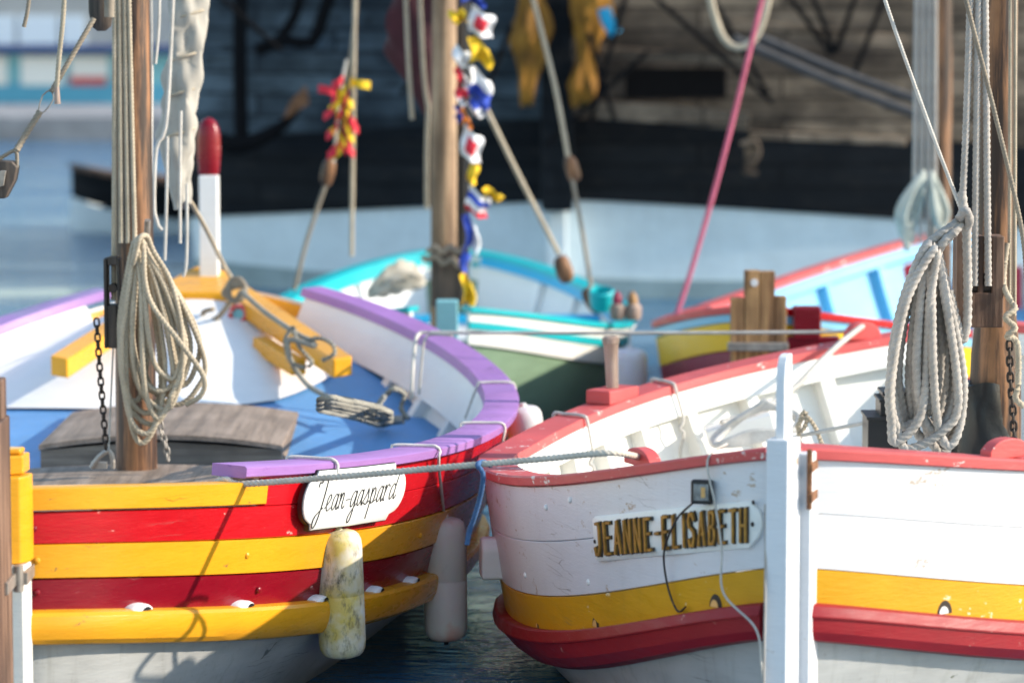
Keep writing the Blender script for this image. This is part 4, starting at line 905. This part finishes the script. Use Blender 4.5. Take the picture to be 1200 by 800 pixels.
m.tube(spline(pxs([(342, 385, 14.6), (334, 400, 14.55), (340, 422, 14.55), (356, 430, 14.5), (366, 425, 14.5), (350, 405, 14.5), (345, 388, 14.55)]), .014, True), .011, 10, True, True)
m.tube(spline(pxs([(355, 402, 14.48), (372, 396, 14.46), (388, 402, 14.44), (392, 414, 14.44), (378, 422, 14.46)]), .014), .011, 10, False, True)
tag(m.build('rope_bight', 'rope_dirty', ang=80), 'grey rope loops over the right arm of the yellow breasthook', 'rope')
def dzl(u, v):   # point on the blue deck under a pixel
    y = 13.2
    for _ in range(12):
        p = W(u, v, y); t = (p.y-LB.Y)/LB.L*2-1; zz = lz(t)+.06
        y = (2.4-zz)*F/(v+20.4)
    return W(u, v, y)+V((0, 0, .004))
m = MB()
for off in (0, 5, -5): m.tube(spline([dzl(u, v+off) for u, v in ((374, 476), (400, 482), (425, 488), (445, 494), (458, 490), (440, 482), (412, 476), (388, 472))], .016, True), .0125, 10, True, True)
m.tube(spline([dzl(425, 486), dzl(440, 480)]+[W(450, 465, 14.2), W(462, 455, 14.25), W(474, 462, 14.3), W(470, 478, 14.3), W(478, 490, 14.25)], .016), .0125, 10, False, True)
tag(m.build('rope_coil', 'rope_dirty', ang=80), 'flat grey rope coil lying on the blue deck by the right bulwark', 'rope')
m = MB(); q = dzl(462, 500); m.tube([q+V((-.03, 0, .02)), q+V((.04, -.02, .03))], .02, 10); tag(m.build('shackle', 'steel', ang=80), 'small metal shackle at the end of the blue deck rope coil', 'shackle')
# thin lines from the white cross line down inside the right bulwark
yl = 14.55
rope('mooring_line', 'long thin white line from the lilac gunwale to the white boat far chock', [W(482, 468, 14.35), W(484, 430, 14.4), W(487, 400, 14.5), W(492, 391, yl), W(505, 389.5, yl), W(600, 390, 14.5), W(800, 390, 14.4), W(960, 389, 14.35), CH2+V((0, 0, .0))], .0085, 'rope_white')
rope('cord', 'thin grey cord hanging down inside the lilac bulwark', pxs([(530, 393, 14.3), (505, 392, 14.5), (497, 400, 14.45), (494, 430, 14.4), (491, 462, 14.35)]), .0055, 'rope_grey', 'cords over the lilac gunwale', lay=False)
rope('tail_line', 'white tail line lying from the far chock down into the white boat', [CH2+V((.0, -.02, .02)), W(985, 402, 14.1), W(955, 430, 13.9), W(930, 455, 13.75), W(890, 480, 13.6), W(845, 495, 13.5)], .013, 'rope_white')
# main mooring rope
p0 = LB.P(LB.t_px(1, 0, 276, -.98, -.6), 1, .05, -.01)
rope('mooring_rope', 'thick twisted tan rope from the yellow rail to the white boat near chock', [p0+V((-.14, .14, -.07)), p0+V((-.03, .03, .006)), W(285, 566.5, 10.4), W(400, 558, 10.3), W(520, 547.5, 10.2), W(640, 537, 10.1), W(715, 530.5, 10.02), CH1+V((.0, .0, -.004)), CH1+V((.05, .1, -.03))], .0105, 'rope_warm')
rope('blue_tail', 'short blue rope tied round the thick tan rope and hanging down', pxs([(575, 545, 10.25), (566, 541, 10.2), (560, 545, 10.13), (566, 556, 10.13), (563, 580, 10.16), (556, 605, 10.18), (550, 622, 10.2), (547, 638, 10.2)]), .0085, 'rope_blue')
# ================================================================== things on the right boat
li = thing('solar_light', 'small black solar lamp fixed above the brass name board', 'lamp', RB.P(RB.t_px(-1, .1, 831, -.985, -.3), -1, .15, 0))
t = RB.t_px(-1, .1, 831, -.985, -.3); n = RB.N(t, -1); tx = n.cross(V((0, 0, 1))).normalized()
if tx.x < 0: tx = -tx
n = V((-.22, -.97, .05)).normalized(); tx = V((.97, -.22, 0)).normalized(); lz_ = W(831, 575, RB.P(t, -1, .1).y).z; c = RB.P(t, -1, .1, .026); c.z = lz_
ax = (tx, n, V((0, 0, 1)))
case = MB().box(c, (.062, .034, .070), ax=ax); 
case = case.build('lamp_case', 'black', li, .006)
MB().box(c+n*.018, (.044, .004, .048), ax=ax).build('lamp_panel', 'glass_panel', li, .001)
MB().box(c+n*.0205+tx*.006, (.012, .002, .03), ax=ax).build('lamp_cell', 'amber', li)
ct = RB.t_px(-1, .5, 811, -.98, -.3); ce = RB.P(ct, -1, .49*RB.g(ct), .02)
def hp(px, py, o):
    tq = RB.t_px(-1, .3, px, -.985, -.3); dq = dpx(RB, -1, tq, py); return RB.P(tq, -1, dq, o)
cab = spline([c+V((-.025, 0, -.032))+n*.01, hp(806, 605, .03), hp(794, 632, .035), hp(788, 655, .03), hp(789, 690, .02), hp(797, 715, .015), ce], .01)
MB().tube(cab, .0034, 8).build('lamp_cable', 'black', li, ang=80)
rope('cord', 'thin white cord hanging over the near gunwale past the black solar lamp', [hp(836, 545, -.06)+V((0, .05, .05)), RB.P(RB.t_px(-1, 0, 836, -.985, -.3), -1, -.008, .0), hp(838, 545, .024), hp(848, 590, .03), hp(860, 640, .05), hp(873, 690, .085), W(885, 735, 9.46), W(892, 775, 9.42), W(896, 830, 9.40)], .0036, 'rope_white')
rope('cord', 'dotted grey cord hanging close along the left edge of the white rudder', pxs([(897, 590, 9.45), (897, 680, 9.42), (895, 800, 9.4), (895, 840, 9.4)]), .004, 'rope_grey')
for px, lab in ((665, 'cord loop with knot over the far red gunwale, nearest the thole pin'), (778, 'knotted cord loop over the far red gunwale right of the thole pin')):
    t = RB.t_px(-1, 0, px-10, .0, .8)
    P0 = [RB.P(t, -1, .06, .03), RB.P(t, -1, -.006, .022), RB.P(t, -1, -.010, -.02), RB.P(t-.01, -1, -.010, -.11), RB.P(t-.012, -1, .01, -.128), RB.P(t-.012, -1, .10, -.128)]
    e = P0[-1]; P0 += [e+V((.006, 0, -.04)), e+V((-.008, -.01, -.07)), e+V((.008, -.01, -.09)), e+V((-.004, 0, -.16)), e+V((0, 0, -.22))]
    rope('cord_loop', lab, P0, .007, 'rope_white', 'cord loops on the far red gunwale')
# ropes lying in the right boat
m = MB()
for i in range(7):
    m.tube(spline(pxs([(835+i*3, 515-i*2, 13.3), (862+i*5, 492-i*3, 13.3), (900, 478-i, 13.3), (935+i, 486+i*2, 13.25), (925, 505, 13.2), (880, 518-i*2, 13.2), (850-i*2, 522, 13.2)]), .02, True), .012, 8, True)
tag(m.build('rope_coil', 'rope_white', ang=80), 'white rope heap lying inside the white boat behind the rudder head', 'rope')
m = MB(); m.tube(spline(pxs([(938, 525, 12.6), (936, 500, 12.6), (942, 482, 12.6), (946, 490, 12.6), (940, 505, 12.6), (934, 500, 12.6), (944, 488, 12.6), (955, 500, 12.6), (963, 520, 12.6)]), .012), .010, 10, False, True)
tag(m.build('rope_bight', 'rope', ang=80), 'tan rope loop standing up just right of the white rudder head', 'rope')
rope('cord', 'taut white cord across the inside of the white boat to the dark stepped box', [W(925, 513, 12.7), W(1018, 494, 12.4)], .008, 'rope_white', straight=True)
# block, coil, chain at the right mast
bR = thing('pulley_block', 'large two sheave wooden block on the right mast above the black tarpaulin', 'pulley block', W(1155, 385, 11.7))
m = MB()
for u0, u1, v0, v1 in ((1122, 1136, 262, 390), (1147, 1153, 277, 345), (1163, 1176, 277, 384), (1136, 1164, 343, 384)):
    a, bq = W(u0, v0, 11.7), W(u1, v1, 11.7); m.box(((a.x+bq.x)/2, 11.76, (a.z+bq.z)/2), (bq.x-a.x, .11 if u0 != 1147 else .105, a.z-bq.z))
m.build('block_shell', 'rudder_wood', bR, .005)
MB().lathe(W(1150, 335, 11.76), (1, 0, 0), [(-.04, .045), (.07, .045)], 20).build('sheave', 'iron', bR)
for i, (u0, u1, v1, lab) in enumerate(((1138, 1127, 252, 'tied off to the coil'), (1147, 1142, 335, 'entering the left sheave'), (1154, 1158, 335, 'entering the right sheave'))):
    rope('halyard', 'grey halyard along the right mast '+lab, [W(u0, -40, 11.72), W((u0+u1)/2, 140, 11.71), W(u1, v1, 11.70)], .0130, 'rope_grey', 'halyards of the right mast')
for i, (u0, u1, v1) in enumerate(((1184, 1183, 345), (1190, 1189, 370))):
    rope('halyard', 'tan halyard on the right side of the right mast, '+('inner one' if i == 0 else 'outer one'), [W(u0, -40, 11.85), W(u1, v1, 11.8)], .0065, 'rope', 'halyards of the right mast', straight=True)
loops = [(1056, 500, 1048, 1092, .62), (1068, 497, 1056, 1104, .66), (1082, 512, 1062, 1112, .66), (1094, 505, 1070, 1118, .64), (1088, 495, 1066, 1108, .6), (1062, 526, 1040, 1120, .7), (1105, 530, 1080, 1128, .7), (1078, 486, 1074, 1100, .55), (1050, 518, 1044, 1086, .68), (1112, 522, 1090, 1126, .6), (1098, 520, 1076, 1122, .68)]
coil('thick grey rope coil hanging beside the right mast', loops, (1092, 288), 11.62, .0165, 'rope_grey',
     extra=[[(1127, 225, 11.62), (1129, 248, 11.6), (1120, 262, 11.56), (1100, 276, 11.54), (1084, 290, 11.54), (1078, 310, 11.56), (1082, 340, 11.58)],
            [(1131, 250, 11.6), (1122, 268, 11.55), (1106, 284, 11.52), (1098, 300, 11.54), (1096, 340, 11.56)],
            [(1124, 256, 11.55), (1131, 247, 11.53), (1136, 258, 11.55), (1133, 272, 11.58), (1134, 330, 11.6), (1133, 380, 11.6), (1128, 398, 11.6), (1122, 380, 11.6), (1112, 340, 11.6)]])
chain('dark iron chain hanging down right of the right mast', pxs([(1183, 400, 11.7), (1184, 440, 11.7), (1187, 480, 11.7), (1189, 530, 11.7)]), .036, .0048, 'iron', 'chains by the masts')
m = MB(); m.tube(spline(pxs([(1180, 285, 11.75), (1176, 330, 11.72), (1184, 352, 11.68), (1190, 362, 11.66), (1178, 372, 11.64), (1190, 384, 11.64), (1180, 394, 11.64), (1192, 402, 11.66), (1193, 450, 11.66), (1190, 466, 11.66), (1200, 476, 11.66)]), .01), .0115, 10, False, True)
tag(m.build('rope_knot', 'rope', ang=80), 'tan lashing knotted beside the block on the right mast', 'rope')
# tarpaulin wrapped mast foot and dark stepped box
rows = []
for i in range(9):
    v = 448+i*11; r = []
    for k in range(28):
        th = 2*math.pi*k/28; rr = .098*(1+.05*math.sin(4*th+i*.7)+.04*math.sin(7*th-i))+.010*i*.25
        r.append(W(1153, v, 12.0)+V((math.cos(th)*rr, math.sin(th)*rr, .012*math.sin(3*th))))
    rows.append(r)
tag(MB().grid(rows, cv=True, caps=True).build('tarpaulin', 'tarp', ang=50), 'black tarpaulin wrapped round the foot of the right mast', 'tarpaulin')
m = MB()
for u0, u1, v0 in ((1014, 1050, 486), (1029, 1056, 466), (1033, 1060, 458)):
    a, bq = W(u0, v0, 12.3), W(u1, 545, 12.3); m.box(((a.x+bq.x)/2, 12.3+.002*u0/1000, (a.z+bq.z)/2), (bq.x-a.x, .2-.02*(u0-1014)/10, a.z-bq.z))
    m.box(((a.x+bq.x)/2, 12.3, a.z), (bq.x-a.x+.012, .215-.02*(u0-1014)/10, .012))
tag(m.build('stepped_box', 'black', None, .003), 'black stepped box standing inside the white boat left of the grey coil', 'box')
rope('stay', 'white stay crossing down to the coil from the top right', [W(1030, -40, 11.9), W(1037, 0, 11.9), W(1090, 150, 11.8), W(1128, 250, 11.7)], .0072, 'rope_white')
rope('stay', 'brown twisted stay crossing in front of the right mast', [W(1124, -40, 11.5), W(1132, 0, 11.5), W(1165, 130, 11.5), W(1196, 262, 11.5), W(1203, 330, 11.5)], .0085, 'rope_brown')
# ================================================================== middle distance rigging
rope('pink_rope', 'pink rope rising from the red rimmed bow of the light blue boat', [W(792, 372, 18.0), W(815, 300, 18.0), W(850, 175, 18.0), W(893, 0, 18.0), W(905, -50, 18.0)], .0135, 'rope_pink', lay=False)
def blk(u, v, y, label, s=1.0, slant=.3):
    t = thing('pulley_block', label, 'pulley block', W(u, v+10, y))
    MB().lathe(W(u, v-12, y)-V((slant*.03, 0, 0)), V((slant, 0, -1)), [(0, .018*s), (.012, .03*s), (.04, .038*s), (.075, .040*s), (.11, .038*s), (.138, .03*s), (.15, .018*s)], 16, .62).build('block_shell', 'mast', t)
    return t
rope('stay', 'tan stay slanting down past the yellow carving to the brown block', [W(615, -50, 19), W(625, 0, 19), W(650, 100, 19), W(666, 185, 19)], .014, 'rope', lay=False)
blk(668, 195, 19, 'brown block hanging in front of the ship stem')
rope('tackle_line', 'thin tan line below the brown block in front of the ship stem', [W(670, 205, 19), W(682, 270, 18.9), W(694, 345, 18.6)], .012, 'rope_brown', lay=False)
rope('stay', 'tan stay slanting from the signal flags down to the turquoise boat', [W(552, 90, 18.4), W(600, 190, 18.4), W(655, 298, 18.4)], .0135, 'rope', lay=False)
blk(658, 312, 18.4, 'brown block at the foot of the slanting stay over the turquoise boat', 1.2)
blk(690, 350, 18.2, 'lower brown block leaning over the blue rail of the turquoise boat', 1.1, .6)
rope('halyard', 'tan vertical line beside the red and yellow ribbons', [W(417, -50, 18.6), W(415, 60, 18.6), W(412, 300, 18.6)], .012, 'rope', lay=False)
rope('halyard', 'thin tan line from the ribbon block down behind the yellow breasthook', [W(384, 210, 18.6), W(360, 280, 18.6), W(345, 340, 18.6)], .012, 'rope_brown', lay=False)
rope('halyard', 'thin tan line running up from the red and yellow ribbons', [W(424, -50, 18.65), W(412, 60, 18.65), W(405, 95, 18.65)], .012, 'rope_brown', lay=False)
blk(386, 198, 18.6, 'wooden block below the red and yellow ribbons', 1.0, -.2)
rope('rope_loop', 'tan rope loop hanging at the top before the brown ship planking', pxs([(825, -40, 20), (835, 10, 20), (848, 45, 20), (865, 56, 20), (885, 45, 20), (898, 10, 20), (905, -30, 20)]), .022, 'rope', lay=False)
rope('cable', 'dark cable slanting across the brown ship planking, upper one', [W(880, 40, 23), W(1000, 90, 23), W(1090, 122, 23)], .03, 'rope_dark', lay=False)
rope('cable', 'dark cable slanting across the brown ship planking, lower one', [W(860, 45, 22.8), W(980, 98, 22.8), W(1090, 140, 22.8)], .03, 'rope_dark', lay=False)
for i, (a, b, c_) in enumerate((((474, -50), (478, 60), (483, 140)), ((490, -50), (496, 80), (502, 130)), ((502, 120), (500, 180), (500, 245)))):
    rope('halyard', 'tan line hanging by the maroon sail, '+('leftmost', 'middle one ending beside the mast', 'lowest one close to the mast')[i], [W(*a, 18.2), W(*b, 18.2), W(*c_, 18.2)], .012, 'rope', 'lines by the maroon sail', lay=False)
rows = []
for i in range(40):
    a = i/39; v = -60+a*195; r = []
    cxp = 486+a*18+6*math.sin(a*7); ww = (.16 if a < .62 else .16-(a-.62)*.30)
    for k in range(22):
        th = 2*math.pi*k/22; rr = ww*(1+.18*math.sin(3*th+9*a)+.12*math.sin(6*th-15*a))
        r.append(W(cxp, v, 18.7)+V((math.cos(th)*rr, math.sin(th)*rr*.7, 0)))
    rows.append(r)
tag(MB().grid(rows, cv=True, caps=True).build('furled_sail', 'maroon', ang=70), 'furled maroon sail hanging left of the middle mast', 'sail')
# signal flags
def flag(parent, u0, u1, v0, v1, y, cols, skew=0.):
    """crumpled cloth with blocks of colour, each colour its own mesh on the flag"""
    um_ = (u0+u1)/2; vm_ = (v0+v1)/2; u0, u1 = um_+(u0-um_)*.98, um_+(u1-um_)*.98; v0, v1 = vm_+(v0-vm_)*.95, vm_+(v1-vm_)*.95
    n = 8; a, b = W(u0, v0, y), W(u1, v1, y); ph = random.uniform(0, 6)
    def pt(i, j):
        x = i/n; z = j/n
        return V((a.x+(b.x-a.x)*x+.012*math.sin(z*5+ph), y+.024*math.sin(x*7+ph)+.02*math.sin(z*7+x*3), a.z+(b.z-a.z)*(z*(1-.22*x)+.11*x)+skew*x*.06-.03*x*x+.012*math.sin(x*7+ph)))
    groups = {}
    for i in range(n):
        for j in range(n): groups.setdefault(cols(i/(n-1), j/(n-1)), []).append((i, j))
    first = None
    for cn, cells in groups.items():
        m = MB(); idx = {}
        for i, j in cells: m.add([pt(i, j), pt(i+1, j), pt(i+1, j+1), pt(i, j+1)], [(0, 1, 2, 3)])
        o = m.build('flag' if first is None else 'flag_patch', 'flag_'+cn, parent if first is None else first, ang=70)
        if first is None: first = o
    return first
sf = thing('signal_flags', 'string of colourful signal flags hanging beside the middle mast', 'flags', W(547, 360, 17.7))
MB().tube(spline(pxs([(548, -50, 17.75), (547, 60, 17.75), (549, 200, 17.75), (545, 360, 17.75)]), .05), .012, 8).build('flag_halyard', 'rope_dark', sf, ang=80)
solid = lambda c: (lambda x, z: c)
sq = lambda a, b: (lambda x, z: b if .25 < x < .75 and .25 < z < .75 else a)
hs = lambda *cs: (lambda x, z: cs[min(len(cs)-1, int(z*len(cs)))])
vs_ = lambda *cs: (lambda x, z: cs[min(len(cs)-1, int(x*len(cs)))])
for u0, u1, v0, v1, f_, sk in ((538, 568, -12, 3, solid('blue'), 0), (527, 547, 11, 28, solid('yellow'), .3), (550, 579, 6, 40, sq('white', 'red'), -.4), (550, 576, 40, 72, solid('yellow'), -.4),
        (532, 550, 53, 76, solid('white'), -.3), (534, 549, 78, 100, vs_('red', 'white'), 0), (550, 576, 76, 112, hs('white', 'white', 'blue'), -.6), (535, 548, 100, 124, hs('red', 'white'), 0), (552, 573, 112, 136, hs('blue', 'white'), -.2),
        (533, 541, 124, 140, solid('blue'), 0), (540, 551, 126, 146, solid('orange'), 0), (541, 565, 146, 186, sq('white', 'red'), -.5), (549, 560, 186, 216, solid('yellow'), 0), (547, 573, 218, 250, hs('white', 'blue', 'white', 'red'), -.5), (566, 589, 220, 231, solid('yellow'), .1),
        (544, 561, 248, 292, vs_('blue', 'white'), -.2), (540, 549, 290, 318, solid('blue'), 0), (541, 556, 318, 358, solid('yellow'), 0)):
    flag(sf, u0, u1, v0, v1, 17.68, f_, sk)
rb2 = thing('ribbon_bunch', 'bunch of red and yellow ribbons tied to a line left of the middle mast', 'ribbons', W(400, 175, 18.5))
for i in range(34):
    u = 402+random.uniform(-8, 8); v = 90+i*2.4; du = random.uniform(-18, 14); dv = random.uniform(8, 24)
    if i == 3: u, v, du, dv = 400, 112, -27, -8
    if i == 2: u, v, du, dv = 412, 96, 22, 4
    p = [W(u, v, 18.5), W(u+du*.5, v+dv*.7, 18.47), W(u+du, v+dv, 18.5)]
    rows = [[q+V((0, .01*j, (-.022+.044*j))) for j in range(2)] for q in spline(p, .02)]
    MB().grid(rows).build('ribbon', ('flag_yellow', 'flag_red')[i % 2], rb2, ang=70)
MB().tube([W(406, 70, 18.55), W(398, 110, 18.55), (W(391, 190, 18.55))], .008, 8).build('ribbon_line', 'rope_white', rb2, ang=80)
for o in bpy.data.objects:
    if '_o' in o: del o['_o']
